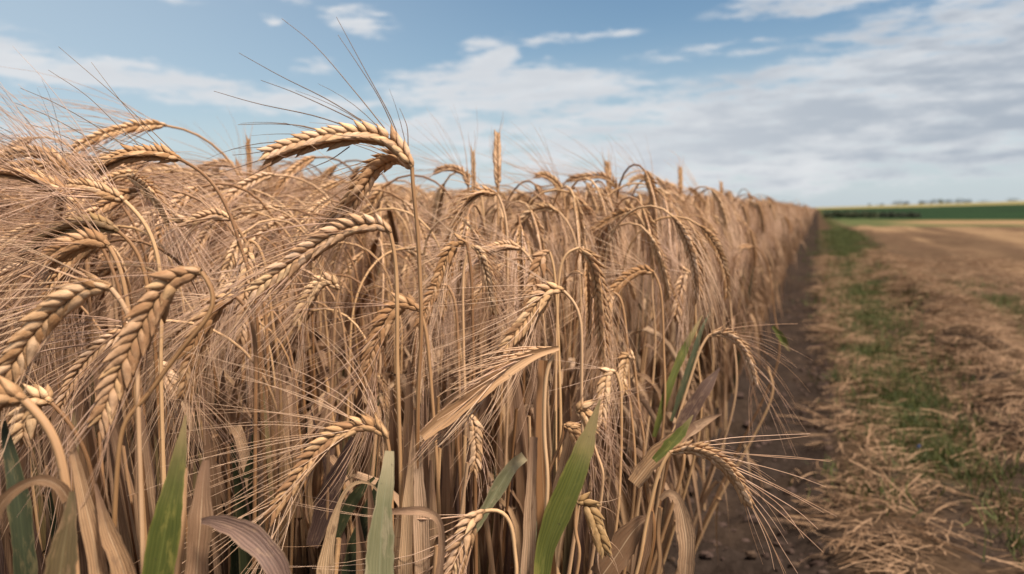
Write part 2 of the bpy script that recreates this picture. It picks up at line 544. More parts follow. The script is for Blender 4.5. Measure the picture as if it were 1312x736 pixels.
def dry_ribbons(C, ks, face_fn, w=0.011, length=(0.10, 0.2), droop=0.7):
    """papery dead leaves and sheaths on a stem centre line; one builder for each"""
    out = []
    for k in ks:
        B = MB()
        k = int(k)
        n = 14
        p = C[k]
        T = nrm(C[min(k + 2, len(C) - 1)] - C[k - 2])
        an = random.uniform(0, 2 * math.pi)
        side = nrm(np.array([math.cos(an), math.sin(an), 0]))
        side = nrm(side - np.dot(side, T) * T)
        ln = random.uniform(*length)
        mode = random.random()
        ww = w * random.uniform(0.6, 1.25)
        low = 0.09 + 0.06 * random.random()
        sheath = [p - T * low + side * 0.001, p - T * low * .5 + side * 0.0028, p + side * 0.0035]
        if mode < 0.35:       # stands up along the stem
            pts = sheath + [p + T * min(ln, max(.05, .64 - p[2])) * .45 + side * .012, p + T * min(ln, max(.05, .64 - p[2])) * .9 + side * random.uniform(.01, .05)]
        elif mode < 0.8:      # arches over and hangs
            q = p + T * ln * .35 + side * ln * .22
            pts = sheath + [q, q + side * ln * .25 + np.array([0, 0, -ln * .12]), q + side * ln * (.34 + .1 * random.random()) + np.array([0, 0, -ln * (.4 + .35 * random.random())])]
        else:                 # broken, straight down
            q = p + side * .012 + T * .01
            pts = sheath + [q, q + side * .012 + np.array([0, 0, -ln * .4]), q + side * .02 + np.array([rng.normal(0, .01), rng.normal(0, .01), -ln * .85])]
        D = spline(pts, n + 6)
        B.ribbon(D, leaf_width(n + 6, ww), side + T * .3, fold=random.uniform(.25, .8), across=5, twist=random.uniform(-1.6, 1.6), wave=.15)
        out.append(B)
    return out


# ------------------------------------------------------------------ the ground, as one sheet with its far hill
def hash2(i, j, s):
    h = (i.astype(np.int64) * 374761393 + j.astype(np.int64) * 668265263 + s * 974634077) & 0x7fffffff
    h = ((h ^ (h >> 13)) * 1274126177) & 0x7fffffff
    return ((h ^ (h >> 16)) & 0xffff) / 65535.0


def vnoise(x, y, s=0):
    i, j = np.floor(x), np.floor(y)
    u, v = x - i, y - j
    u, v = u * u * (3 - 2 * u), v * v * (3 - 2 * v)
    i, j = i.astype(np.int64), j.astype(np.int64)
    return (hash2(i, j, s) * (1 - u) + hash2(i + 1, j, s) * u) * (1 - v) + (hash2(i, j + 1, s) * (1 - u) + hash2(i + 1, j + 1, s) * u) * v


def fbm(x, y, o=4, s=0):
    t, a, n = 0, 0.5, 0
    for k in range(o):
        t = t + a * vnoise(x * 2 ** k, y * 2 ** k, s + k)
        n += a
        a *= 0.5
    return t / n


def sst(v, a, b):
    t = np.clip((v - a) / (b - a), 0, 1)
    return t * t * (3 - 2 * t)


def ground_z(l, s):
    l, s = np.asarray(l, float), np.asarray(s, float)
    X, Y = l * RV[0] + s * DV[0], l * RV[1] + s * DV[1]
    near = np.exp(-np.hypot(l, s) / 14)
    z = np.zeros_like(l)
    track = sst(l, -0.5, -0.3) * (1 - sst(l, 0.0, 0.1))
    z = z - 0.02 * sst(l, -0.32, -0.15) * (1 - sst(l, -0.02, 0.08))
    cl = fbm(l * 11, s * 9, 3, 3)
    z = z + near * track * (np.abs(cl - 0.5) * 0.13 + (fbm(l * 34, s * 34, 2, 9) - .5) * 0.030)
    patch = 0.45 + 1.1 * (fbm(l * 1.6, s * 1.2, 3, 21) - 0.25)
    z = z + 0.045 * np.exp(-((l - 0.16) / 0.10) ** 2) * patch * near
    z = z + 0.19 * np.exp(-((l - 0.74 - 0.06 * np.sin(s * 1.3)) / 0.19) ** 2) * patch * np.exp(-np.abs(s) / 40)
    z = z + 0.07 * np.exp(-((l - 1.75) / 0.3) ** 2) * patch + 0.06 * np.exp(-((l - 3.0) / 0.4) ** 2) * patch
    z = z + near * sst(l, 0.0, 0.15) * (fbm(l * 7, s * 7, 3, 33) - 0.5) * 0.06
    z = z + sst(l, 1.2, 2.0) * (fbm(l * 2.2, s * 1.4, 3, 37) - 0.5) * 0.06 * np.exp(-np.hypot(l, s) / 40)
    # the far rise, climbing to the right
    D = np.hypot(X, Y)
    ridge = np.clip(1.4 + (X / np.maximum(Y, 20) - .394) * 12, .9, 9) * (0.9 + 0.2 * fbm(X / 70, Y / 90, 3, 5))
    z = z + ridge * sst(Y, 60, 390) * (1 - 0.9 * sst(D, 520, 1600))
    return z


def ground_colour(l, s):
    X, Y = l * RV[0] + s * DV[0], l * RV[1] + s * DV[1]
    soil = np.array([0.034, 0.024, 0.019])
    straw = np.array([0.070, 0.044, 0.027])
    green = np.array([0.042, 0.058, 0.018])
    stub = np.array([0.15, 0.093, 0.055])
    c = np.zeros(l.shape + (3,)) + straw
    def lay(col, w):
        nonlocal c
        w = np.clip(w, 0, 1)[..., None]
        c = c * (1 - w) + np.asarray(col) * w
    n = fbm(l * 3, s * 1.5, 4, 51)
    n2 = fbm(l * 9, s * 7, 3, 57)
    lay(stub, sst(l + (n - .5) * .6, 1.0, 1.5))
    lay(np.array([.10, .058, .036]), sst(l, 1.2, 1.8) * sst(n, .5, .62) * .8)
    lay(soil * 1.25, (sst(n2, .5, .66)) * (1 - sst(l, 1.0, 1.6)) * .75)
    w = .07 + .012 * np.clip(s, 0, 12)
    gc = .25 + .018 * np.clip(s, 0, 25)
    lay(green, np.exp(-((l - gc + (n - .5) * .1) / w) ** 2) * sst(n + .12 * n2, .38, .58) * .85 * sst(s, 1.8, 3.0))
    lay(green, np.exp(-(((l - 1.25) / .22) ** 2)) * sst(n, .5, .62) * np.exp(-((s - 6.0) / 2.5) ** 2) * .8)
    lay(soil, sst(l + (n2 - .5) * .12, -.60, -.3) * (1 - sst(l + (n2 - .5) * .12, .03, .11)))
    lay(soil * .9, 1 - sst(l, -.5, -.25))
    rowt = fbm(l * 1.3 + .3 * n, s * .10, 4, 91)
    lay(np.array([.23, .145, .082]), sst(l, 1.0, 1.5) * sst(rowt, .46, .62) * .9)
    lay(np.array([.085, .053, .034]), sst(l, 1.0, 1.5) * sst(1 - rowt, .50, .66) * .6)
    lay(np.array([.15, .09, .05]), sst(n2 + .3 * n, .62, .80) * sst(l, -.3, -.2) * (1 - sst(l, .1, .2)) * .08)
    # fields beyond the stubble
    wob = (fbm(X / 9, Y / 9, 3, 61) - .5) * 6
    Yw = Y + wob
    far = sst(l, .6, 1.5)
    lay([.085, .092, .04], sst(Yw, 28, 33) * far)
    lay([.055, .072, .028], sst(Yw, 40, 55) * far)
    tan_ = sst(Yw, 34.5, 37) * (1 - sst(Yw, 44, 49)) * sst(X - .45 * Y + wob * .3, 0, 4)
    lay([.25, .155, .085], tan_)
    lay([.024, .044, .021], sst(Yw, 52, 57) * far)
    lay([.018, .030, .018], sst(Y, 52, 60) * far * sst(fbm(X / 22, Y / 8, 3, 67), .5, .6) * .7)
    yb = 205 + 0 * X
    lay([.24, .19, .085], sst(Y, yb, yb + 8))
    lay([.17, .155, .07], sst(Y, yb, yb + 8) * sst(fbm(X / 60, Y / 25, 3, 71), .52, .62) * .8)
    lay([.07, .09, .04], sst(Y, 430, 470))
    return c


def build_ground():
    nu, nv = 520, 760
    bl, bs = math.asinh(2500 / .5), math.asinh(4000 / .8)
    l = .5 * np.sinh(np.linspace(-1, 1, nu) * bl) + 0.3
    s = .8 * np.sinh(np.linspace(-.62, 1, nv) * bs) + 2.0
    S, Lg = np.meshgrid(s, l, indexing='ij')
    Z = ground_z(Lg, S)
    P = Lg[..., None] * RV + S[..., None] * DV
    P[..., 2] = Z
    i, j = np.meshgrid(np.arange(nv - 1), np.arange(nu - 1), indexing='ij')
    f = np.stack([i * nu + j, i * nu + j + 1, (i + 1) * nu + j + 1, (i + 1) * nu + j], -1).reshape(-1, 4)
    A = np.concatenate([ground_colour(Lg, S), np.ones(Lg.shape + (1,))], -1)
    mb = MB()
    mb.add(P.reshape(-1, 3), f, A.reshape(-1, 4))
    m = bpy.data.materials.new('field_ground')
    m.use_nodes = True
    w = NT(m.node_tree)
    b = w.n['Principled BSDF']
    at_ = w.node('ShaderNodeAttribute', attribute_name='kd')
    tc = w.node('ShaderNodeTexCoord')
    n1 = w.noise(tc.outputs['Object'], 55, 6, .65)
    n2 = w.noise(tc.outputs['Object'], 6, 5, .6)
    n3 = w.noise(tc.outputs['Object'], .35, 5, .6)
    v = w.m('ADD', w.m('MULTIPLY', n1, .5), w.m('ADD', w.m('MULTIPLY', n2, .3), w.m('MULTIPLY', n3, .25)))
    k = w.ramp(v, .3, .72, .55, 1.4)
    sc_ = w.node('ShaderNodeVectorMath', operation='SCALE')
    w.l.new(at_.outputs['Color'], sc_.inputs[0])
    w.l.new(k, sc_.inputs['Scale'])
    w.l.new(sc_.outputs[0], b.inputs['Base Color'])
    b.inputs['Roughness'].default_value = .9
    b.inputs['Specular IOR Level'].default_value = 0.0
    bp = w.node('ShaderNodeBump')
    bp.inputs['Strength'].default_value = .8
    bp.inputs['Distance'].default_value = .012
    w.l.new(n1, bp.inputs['Height'])
    w.l.new(bp.outputs[0], b.inputs['Normal'])
    g = mb.build('ground', m)
    tag(g, 'brown field soil with tyre track, stubble and far hillside fields', 'ground', kind='structure')
    return g


build_ground()


# ------------------------------------------------------------------ loose cover on the ground: straw, grass, crumbs
def strips(P, D, ln, wd, lift, curl, segs=3, up=None, taper=False):
    """many thin blades as one builder; P root, D direction, arrays over the blades"""
    n = len(P)
    t = np.linspace(0, 1, segs + 1)
    up = np.array([0, 0, 1.0]) if up is None else up
    S = np.cross(D, up)
    S /= np.linalg.norm(S, axis=1, keepdims=True) + 1e-9
    C = P[:, None] + D[:, None] * (ln[:, None] * t)[..., None]
    C[..., 2] += lift[:, None] * np.sin(math.pi * t)[None]
    C += S[:, None] * (curl[:, None] * np.sin(math.pi * t * .9) ** 2)[..., None]
    w = wd[:, None] * ((1 - t ** 1.6)[None] * .95 + .05 if taper else np.ones_like(t)[None])
    tilt = rng.uniform(-1, 1, n)[:, None] * .7
    side = S[:, None] * np.cos(tilt)[..., None] + up * np.sin(tilt)[..., None]
    V = np.stack([C - side * w[..., None] / 2, C + side * w[..., None] / 2], 2).reshape(-1, 3)
    m = segs + 1
    base = (np.arange(n) * m * 2)[:, None]
    q = np.arange(segs)[None] * 2 + base
    f = np.stack([q, q + 1, q + 3, q + 2], -1).reshape(-1, 4)
    A = np.zeros((n, m, 2, 4))
    A[..., 0] = t[None, :, None]
    A[..., 1] = rng.random(n)[:, None, None]
    A[..., 1, 2] = 1
    mb = MB()
    mb.add(V, f, A.reshape(-1, 4))
    return mb


def ls_to(l, s, dz=0.0):
    P = l[:, None] * RV + s[:, None] * DV
    P[:, 2] = ground_z(l, s) + dz
    return P


M_STRAW = plant_mat('straw_litter', ((0.31, 0.205, 0.12), (0.155, 0.095, 0.053), (0.045, 0.027, 0.016)), rough=.75, stripe=6, bump=0, vary=.8, transl=.1, spec=.1)
M_GRASS = plant_mat('grass_blade', ((0.105, 0.12, 0.042), (0.055, 0.074, 0.022), (0.03, 0.042, 0.014)), rough=.6, stripe=4, bump=0, vary=.7, transl=.3, spec=.15, tip=(.3, .26, .11), tip_at=(.8, 1.1))


def scatter_straw():
    n = 115000
    s = 1.0 + 11 * rng.random(n) ** 1.7
    l = rng.uniform(-.02, 2.9, n)
    patch = fbm(l * 3, s * 1.5, 4, 51)
    w = np.exp(-((l - .16) / .11) ** 2) * 1.0 + np.exp(-((l - .74 - .06 * np.sin(s * 1.3)) / .26) ** 2) * 2.1 + .15 * (l > 1.0) + .08 * (l > .07)
    w *= np.where(l < .6, sst(fbm(l * 6, s * 4, 3, 77), .3, .55), 1) * (.5 + patch)
    ok = rng.random(n) < w
    l, s = l[ok], s[ok]
    n = len(l)
    dist = np.hypot(l, s)
    P = ls_to(l, s)
    P[:, 2] += rng.random(n) ** 2 * .03
    clump = fbm(l * 5, s * 5, 2, 83) * 9
    yaw = clump + rng.normal(0, .55, n)
    pit = np.abs(rng.normal(0, .16, n)) * np.where(rng.random(n) < .5, 1, -.3)
    D = np.stack([np.cos(yaw) * np.cos(pit), np.sin(yaw) * np.cos(pit), np.sin(pit)], 1)
    k = 1 + dist * .10
    ln = rng.uniform(.02, .13, n) * (1 + dist * .03)
    mb = strips(P, D, ln, rng.uniform(.0010, .0028, n) * k, rng.uniform(-.003, .010, n), rng.normal(0, .009, n))
    o = mb.build('straw_litter', M_STRAW)
    tag(o, 'loose cut straw lying in rows beside the soil track', 'straw', kind='stuff')


def scatter_grass():
    # tufts along the green strip, thick close by and thinner far off
    L_, S_, H_ = [], [], []
    for k in range(1100):
        s = 1.2 + 26 * random.random() ** 1.8
        gc = .25 + .018 * min(s, 25)
        l = gc + random.gauss(0, .05 + .012 * min(s, 12))
        nn = float(fbm(np.array([l * 3]), np.array([s * 1.5]), 4, 51)[0])
        if random.random() > (nn - (.20 if s > 2.8 else .47)) * 5.0:
            continue
        L_.append(l); S_.append(s); H_.append(random.uniform(.6, 1.2))
    for k in range(90):      # the patch between the straw rows
        L_.append(random.gauss(1.25, .14)); S_.append(random.gauss(6.0, 1.2)); H_.append(random.uniform(.6, 1.1))
    for k in range(12):      # corner close to the camera
        L_.append(random.gauss(.44, .06)); S_.append(random.uniform(1.75, 2.5)); H_.append(random.uniform(.9, 1.6))
    for k in range(14):
        L_.append(random.gauss(.62, .05)); S_.append(random.gauss(1.9, .15)); H_.append(random.uniform(.9, 1.4))
    per = 34
    L_, S_, H_ = map(lambda a: np.repeat(np.array(a), per), (L_, S_, H_))
    n = len(L_)
    dist = np.hypot(L_, S_)
    sp = .022 + .008 * dist
    l, s = L_ + rng.normal(0, 1, n) * sp, S_ + rng.normal(0, 1, n) * sp
    P = ls_to(l, s, -.004)
    yaw = rng.uniform(0, 2 * math.pi, n)
    pit = R(72) - np.abs(rng.normal(0, .42, n))
    D = np.stack([np.cos(yaw) * np.cos(pit), np.sin(yaw) * np.cos(pit), np.sin(pit)], 1)
    mb = strips(P, D, H_ * rng.uniform(.02, .075, n), rng.uniform(.0018, .004, n) * (1 + dist * .12), rng.uniform(0, .012, n), rng.normal(0, .012, n), segs=4, taper=True)
    o = mb.build('grass', M_GRASS)
    tag(o, 'short green grass along the edge of the soil track', 'grass', kind='stuff')


def scatter_crumbs():
    mb = MB()
    n = 1500
    s = 1.0 + 6 * rng.random(n) ** 1.8
    l = rng.uniform(-.34, .07, n)
    P = ls_to(l, s)
    ph = np.linspace(0, 2 * math.pi, 7, endpoint=False)
    for p in P:
        r = .003 + .016 * random.random() ** 3.5
        e = rng.uniform(.6, 1.2, (4, 7))
        rings = []
        for q, (zz, rr) in enumerate(((-.6, .7), (0, 1), (.55, .75), (.85, .15))):
            rings.append(np.stack([np.cos(ph) * rr * e[q] * r, np.sin(ph) * rr * e[q] * r * .85, np.full(7, zz * r * .75)], 1))
        V = np.vstack(rings) + p
        i, j = np.meshgrid(np.arange(3), np.arange(7), indexing='ij')
        j2 = (j + 1) % 7
        f = np.stack([i * 7 + j, i * 7 + j2, (i + 1) * 7 + j2, (i + 1) * 7 + j], -1).reshape(-1, 4)
        A = np.tile(np.array([.5, random.random(), .5, 0]), (28, 1))
        mb.add(V, f, A)
    m = plant_mat('soil_crumb', ((0.075, 0.052, 0.04), (0.05, 0.034, 0.026), (0.03, 0.02, 0.016)), rough=.95, stripe=5, bump=.6, spec=.1)
    o = mb.build('soil_crumbs', m, smooth=False)
    tag(o, 'dark crumbs of soil along the bare track', 'soil', kind='stuff')


scatter_straw()
scatter_grass()
scatter_crumbs()


# ------------------------------------------------------------------ trees and hedge of the far hill
M_LEAFY = plant_mat('tree_foliage', ((0.085, 0.10, 0.045), (0.05, 0.065, 0.03), (0.03, 0.04, 0.02)), rough=.7, stripe=3, bump=0, vary=.9, transl=.15)
M_BARK = plant_mat('tree_bark', ((0.12, 0.09, 0.07), (0.08, 0.06, 0.045), (0.05, 0.035, 0.03)), rough=.9, stripe=12)


def ground_xy(X, Y):
    l, s = X * RV[0] + Y * RV[1], X * DV[0] + Y * DV[1]
    return float(ground_z(np.array([l]), np.array([s]))[0])


def leaf_cloud(centres, radii, n, size):
    c = rng.integers(0, len(centres), n)
    d = rng.normal(0, 1, (n, 3))
    d /= np.linalg.norm(d, axis=1, keepdims=True)
    P = centres[c] + d * (radii[c] * rng.random(n) ** .4)[:, None]
    D = rng.normal(0, 1, (n, 3))
    D /= np.linalg.norm(D, axis=1, keepdims=True)
    return strips(P, D, rng.uniform(.6, 1.2, n) * size, rng.uniform(.5, .9, n) * size, np.zeros(n), np.zeros(n), segs=1, up=nrm(rng.normal(0, 1, 3)))


def far_tree(px, Y, h, wid, label, group):
    X = (px - 656) / F * Y
    z = ground_xy(X, Y)
    root = empty('tree', (X, Y, z))
    tag(root, label, 'tree', group)
    tr = MB()
    tr.tube(spline([(0, 0, -.2), (.05 * h, 0, h * .3), (0.02 * h, .03 * h, h * .75)], 8), np.linspace(.05 * h, .015 * h, 8), 7)
    for k in range(4):
        a = k * 1.7
        tr.tube(spline([(.03 * h, 0, h * (.25 + .08 * k)), (math.cos(a) * wid * .35, math.sin(a) * wid * .35, h * (.5 + .08 * k))], 5), np.linspace(.02 * h, .008 * h, 5), 5)
    tr.build('trunk', M_BARK, root)
    k = 9
    ce = np.stack([rng.normal(0, wid * .24, k), rng.normal(0, wid * .24, k), h * rng.uniform(.35, .85, k)], 1)
    leaf_cloud(ce, np.full(k, 1.0) * wid * rng.uniform(.14, .26, k), 700, .10 * h).build('crown', M_LEAFY, root)


TREES = [(1112, 1.0, 2.4, 'low bush'), (1127, 1.2, 3, 'low bush'), (1147, 2.6, 6.5, 'broad rounded tree'), (1158, 1.8, 4, 'small tree'), (1178, 2.0, 5, 'small tree'),
         (1190, 2.4, 5, 'round tree'), (1200, 3.0, 5.5, 'tallest tree'), (1211, 2.5, 5, 'round tree'), (1224, 2.6, 7, 'wide tree'), (1236, 1.7, 5, 'small bush'), (1256, 1.1, 5, 'low bush'), (1290, 1.8, 6, 'low bush')]
ORD = ['first', 'second', 'third', 'fourth', 'fifth', 'sixth', 'seventh', 'eighth', 'ninth', 'tenth', 'eleventh', 'twelfth']
for k, (px, h, wd, kind) in enumerate(TREES):
    far_tree(px, 385 + 8 * math.sin(k * 2.1), h * .5 + .5, wd, f'{kind} on the far ridge, {ORD[k]} from the left of the row', 'trees along the far ridge')

for k, (x0, x1, Y, h, lab) in enumerate([(1056, 1120, 60, .50, 'dark hedge at the foot of the far hill, next to the barley edge'), (1124, 1174, 63, .42, 'dark hedge at the foot of the far hill, farther from the barley')]):
    xa, xb = (x0 - 656) / F * Y, (x1 - 656) / F * Y
    n = 26
    ce = np.stack([np.linspace(-.5, .5, n) * (xb - xa), rng.normal(0, .2, n), h * rng.uniform(.3, .7, n)], 1)
    hg = leaf_cloud(ce, np.full(n, h * .5) * rng.uniform(.7, 1.2, n), 3200, .10).build('hedge', M_LEAFY, loc=((xa + xb) / 2, Y, ground_xy((xa + xb) / 2, Y)))
    tag(hg, lab, 'hedge', 'hedges at the foot of the far hill')

# a scrap of blue plastic on the straw
_b = empty('plastic_scrap', (0, 0, 0))
_l, _s = .30, 2.46
_p = _l * RV + _s * DV
_p[2] = float(ground_z(np.array([_l]), np.array([_s]))[0]) + .012
_b.location = _p
_b.scale = (.7, .7, .7)
tag(_b, 'tiny blue plastic scrap lying on the straw beside the track', 'litter')
_mb = MB()
_mb.ribbon(spline([(-.009, 0, 0), (-.003, .004, .007), (.004, -.002, .005), (.010, .003, .001)], 8), .012, (0, -.3, 1), fold=.4, twist=.8)
_bm = bpy.data.materials.new('blue_plastic')
_bm.use_nodes = True
_bm.node_tree.nodes['Principled BSDF'].inputs['Base Color'].default_value = (.02, .10, .35, 1)
_bm.node_tree.nodes['Principled BSDF'].inputs['Roughness'].default_value = .35
_mb.build('sheet', _bm, _b)


# ------------------------------------------------------------------ barley plants that the photo shows one by one
CAM = np.array([0, 0, HC])
PLANTS = []          # (short name, place of the ear, object) for wording the labels of the others


def A(pts, d0=None):
    return [at(p[0], p[1], p[2] if len(p) > 2 else d0) for p in pts]


def to_ground(P, lean=0.02):
    """continue a stem from its lowest known point down to the soil"""
    P = [np.asarray(p) for p in P]
    p = P[0]
    d = nrm(P[0] - P[min(1, len(P) - 1)]) if len(P) > 1 else np.array([0, 0, -1.0])
    d = nrm(d * .35 + np.array([0, 0, -1.0]))
    k = p[2] / -d[2]
    root = p + d * k
    l = float(root @ RV)
    if l > EDGE:
        root = root - RV * (l - EDGE)
    gz = ground_xy(root[0], root[1])
    root[2] = gz - .01
    mid = p * .5 + root * .5 + np.array([rng.normal(0, .006), rng.normal(0, .006), 0])
    return [root, mid] + P


def hero_leaf(parent, origin, pts, wpx, mat, face=(0, 0, 0), fold=.25, twist=0.0, kind='blade', root=True, label=None, n=30, wave=.06, peak=.45, widths=None):
    """pts from base to tip, in photo pixels and depth; the base is carried on down behind the frame"""
    P = A(pts)
    d = pts[0][2]
    C = spline(P, n)
    f = nrm(CAM - C[n // 2]) + np.asarray(face, float)
    t = np.linspace(0, 1, n)
    if widths is None:
        w = np.clip(.45 + .55 * np.sin(np.clip(t / peak, 0, 1) * math.pi / 2), 0, 1) * np.clip(1 - np.clip((t - peak) / (1 - peak), 0, 1) ** 2.2, .04, 1)
    else:
        w = np.interp(t, np.linspace(0, 1, len(widths)), widths)
    B = MB()
    w = w * wpx / F * d * (1 + .06 * np.sin(t * 23 + random.random() * 6))
    B.ribbon(C - origin, w, f, fold=fold, across=9, twist=twist, wave=wave)
    o = B.build('leaf', mat, parent)
    if label:
        o['label'] = label
    return o


def hero(short, label, stem, ears, d, leaves=(), group='barley plants at the near edge of the field', mat=None, stem_r=(.0024, .0013), extra=None, dry=2, cat='barley plant', hi=True):
    """ears: list of dicts(pts, wid, n, beard, awn mat ...)"""
    S = to_ground(A(stem, d))
    ear_pts = [A(e['pts'], d) for e in ears]
    if ears:
        S = S + [ear_pts[0][0]]
    root = S[0].copy()
    e0 = empty('barley_plant', root)
    tag(e0, label, cat, group)
    sm, C = make_stem(np.array(S) - root, stem_r[0], stem_r[1], sheath=(.3, .52), n=130, sides=9)
    sm.build('stem', M_STEM, e0)
    for e, P in zip(ears, ear_pts):
        P = np.array(P)
        mid = P[len(P) // 2]
        f = nrm(CAM - mid)
        if 'roll' in e:
            Tm = nrm(P[-1] - P[0])
            f = nrm(f - np.dot(f, Tm) * Tm)
            f = f * math.cos(e['roll']) + np.cross(Tm, f) * math.sin(e['roll'])
        E, Bd = make_ear(P - root, f, e.get('wid', 1.0), hi, e.get('n', 13), e.get('beard', (.11, .3, .7)), e.get('wind', (0, 0, 0)), awn_r=e.get('awn_r', .00034), open_=e.get('open', 1.0))
        eo = E.build('ear', e.get('mat', M_EAR), e0)
        for aw in e.get('awns', ()):
            lin_awn(Bd, np.array(A(aw, d)) - root, e.get('lin_r', .00042))
        if Bd.nv:
            Bd.build('beard', e.get('bmat', M_AWN), eo)
    for lf in leaves:
        hero_leaf(e0, root, **lf)
    ks = [int(130 * q) for q in (rng.uniform(.25, .55, dry))]
    for B in dry_ribbons(C, ks, None, w=.010, length=(.08, .16)):
        B.build('leaf', M_DRY, e0)
    if ears:
        PLANTS.append((short, ear_pts[0][len(ear_pts[0]) // 2], e0))
    return e0


LFT = (-.25, 0, -.1)
# the tall forked one against the sky
hero('the tall forked stalk', 'tall barley stalk rising above the crop against the sky, bent over with two ears',
     [(535, 560), (540, 430), (537, 330), (532, 262), (527, 225)],
     [dict(pts=[(528, 214), (516, 196), (497, 180), (465, 173), (425, 176), (385, 185), (345, 198)], wid=1.15, n=14, beard=(.05, .2, .12), bmat=M_AWN_DARK, roll=.5,
           awns=[[(493, 165), (455, 118), (405, 60), (361, 24)], [(512, 180), (498, 145), (465, 85), (431, 22)], [(510, 178), (487, 128), (460, 85), (433, 45)],
                 [(475, 162), (420, 128), (360, 98), (306, 68)], [(470, 162), (420, 138), (375, 118), (334, 103)], [(447, 163), (400, 148), (330, 133), (274, 117)],
                 [(523, 190), (522, 165), (517, 150), (512, 139)], [(420, 172), (390, 162), (350, 159), (305, 160)], [(395, 183), (350, 192), (320, 197), (298, 199)],
                 [(448, 188), (425, 204), (402, 214), (383, 220)]]),
      dict(pts=[(528, 216, .505), (516, 204, .515), (500, 203, .525), (480, 216, .53), (460, 243, .53), (440, 272, .53), (424, 292, .53)], wid=1.1, n=12, beard=(.07, .2, .8), wind=LFT, mat=M_EAR, roll=-.6)],
     .5, dry=1)
hero('the dark-awned arched ear', 'barley ear arched flat on the skyline with long dark awns sweeping up left',
     [(330, 420), (312, 330), (292, 268), (268, 228), (240, 208)],
     [dict(pts=[(232, 205), (212, 199), (188, 197), (165, 199), (145, 206), (128, 216)], wid=1.0, n=12, beard=(.06, .3, .3), bmat=M_AWN_DARK, roll=.8, lin_r=.0005,
           awns=[[(240, 212), (205, 178), (150, 125), (75, 60)], [(222, 205), (190, 172), (155, 130), (117, 80)], [(190, 198), (150, 160), (110, 122), (62, 90)],
                 [(168, 193), (120, 160), (70, 132), (26, 113)], [(145, 197), (105, 172), (60, 148), (19, 132)], [(140, 198), (100, 182), (65, 168), (33, 158)], [(128, 208), (100, 200), (80, 196), (60, 196)]])],
     .6, dry=1)
for k, (x0, y0, x1, y1, lab, d) in enumerate([(75, 215, 0, 158, 'barley ear at the skyline in the far left corner, two awns pointing up left', .66)]):
    hero('the left-border skyline ear', lab, [(110, 330), (96, 260)],
         [dict(pts=[(90, 232), (72, 205), (50, 196), (25, 196), (2, 204)], wid=.9, n=11, beard=(.07, .4, .4), bmat=M_AWN_DARK,
               awns=[[(60, 203), (35, 185), (12, 170), (-8, 158)], [(55, 200), (35, 190), (10, 180), (-10, 172)], [(62, 203), (50, 175), (40, 160), (30, 148)]])], d, dry=1)
# the big plump ears on the left
hero('the big plump ear', 'largest plump barley ear with clear plaited grains, hanging diagonally down left',
     [(150, 600), (182, 520), (238, 440), (276, 398), (275, 366)],
     [dict(pts=[(258, 349), (238, 352), (218, 364), (199, 390), (180, 425), (160, 465), (143, 505), (130, 538)], wid=1.34, n=14, beard=(.06, .25, .55), wind=(-.2, 0, -.1), roll=.15)],
     .42, dry=1)
hero('the left-border plump ear', 'plump barley ear running out of the picture at the left border',
     [(178, 560), (176, 480), (168, 410), (155, 380)],
     [dict(pts=[(142, 370), (120, 369), (95, 380), (70, 398), (45, 425), (22, 458), (2, 490), (-14, 520)], wid=1.3, n=14, beard=(.11, .4, .8), wind=(-.35, 0, .05), roll=-.1)],
     .42, dry=1)
hero('the slim brown ear', 'slim brown barley ear hanging just right of the largest plump ear',
     [(327, 560), (328, 460), (322, 405), (312, 385)],
     [dict(pts=[(302, 380), (285, 386), (270, 403), (256, 430), (245, 465), (238, 505)], wid=1.1, n=13, beard=(.07, .25, .9), roll=.5)], .52, dry=2)
hero('the short vertical plaited ear', 'short barley ear hanging straight down with a neat plait between the left clumps',
     [(360, 520), (350, 420), (338, 330), (322, 302)],
     [dict(pts=[(319, 309), (317, 330), (315, 355), (313, 385), (311, 412), (309, 432)], wid=1.05, n=12, beard=(.05, .2, .8), roll=0)], .62, dry=1)
hero('the worn open-husked ear', 'worn barley ear arched down right with pale open husks above the slim brown ear',
     [(345, 500), (340, 400), (322, 325), (300, 285)],
     [dict(pts=[(298, 282), (280, 276), (262, 278), (245, 284), (228, 280)], wid=.85, n=10, beard=(.09, .6, .9), wind=(.3, 0, -.5))], .64, dry=1)
hero('the long arching ear', 'long barley ear arching left from a hooked stem right beside the tall stalk',
     [(512, 560), (509, 460), (509, 390), (507, 330), (504, 312)],
     [dict(pts=[(500, 299), (488, 290), (465, 289), (440, 296), (410, 312), (380, 333), (350, 355), (328, 372)], wid=1.15, n=15, beard=(.08, .2, .7), wind=(-.2, 0, -.15), roll=.1)], .5, dry=1)
hero('the pale drooping ear', 'pale barley ear drooping left where the tall stalk passes, awns combed left',
     [(562, 640), (556, 540), (549, 450), (545, 415)],
     [dict(pts=[(538, 398), (524, 391), (508, 396), (494, 412), (482, 438), (473, 465), (465, 490)], wid=1.12, n=13, beard=(.11, .5, .95), wind=(-.6, -.1, .15), roll=.1)], .55, dry=1)
hero('the grey-leaf low ear', 'barley ear arching low to the left from the top of the pale grey-green leaf',
     [(503, 736), (502, 640), (500, 585)],
     [dict(pts=[(496, 562), (483, 549), (462, 546), (438, 554), (415, 571), (394, 595), (375, 622), (352, 655)], wid=1.0, n=14, beard=(.10, .5, .8), wind=(-.5, 0, -.1), roll=.15)], .5,
     leaves=[dict(pts=[(484, 860, .46), (486, 736, .46), (490, 660, .46), (496, 610, .462), (499, 578, .465)], wpx=40, mat=M_GREY, fold=.18, twist=.1, widths=(.9, 1, 1, .9, .75, .5, .3), label='pale grey-green leaf with a narrow dry tip')], dry=0)
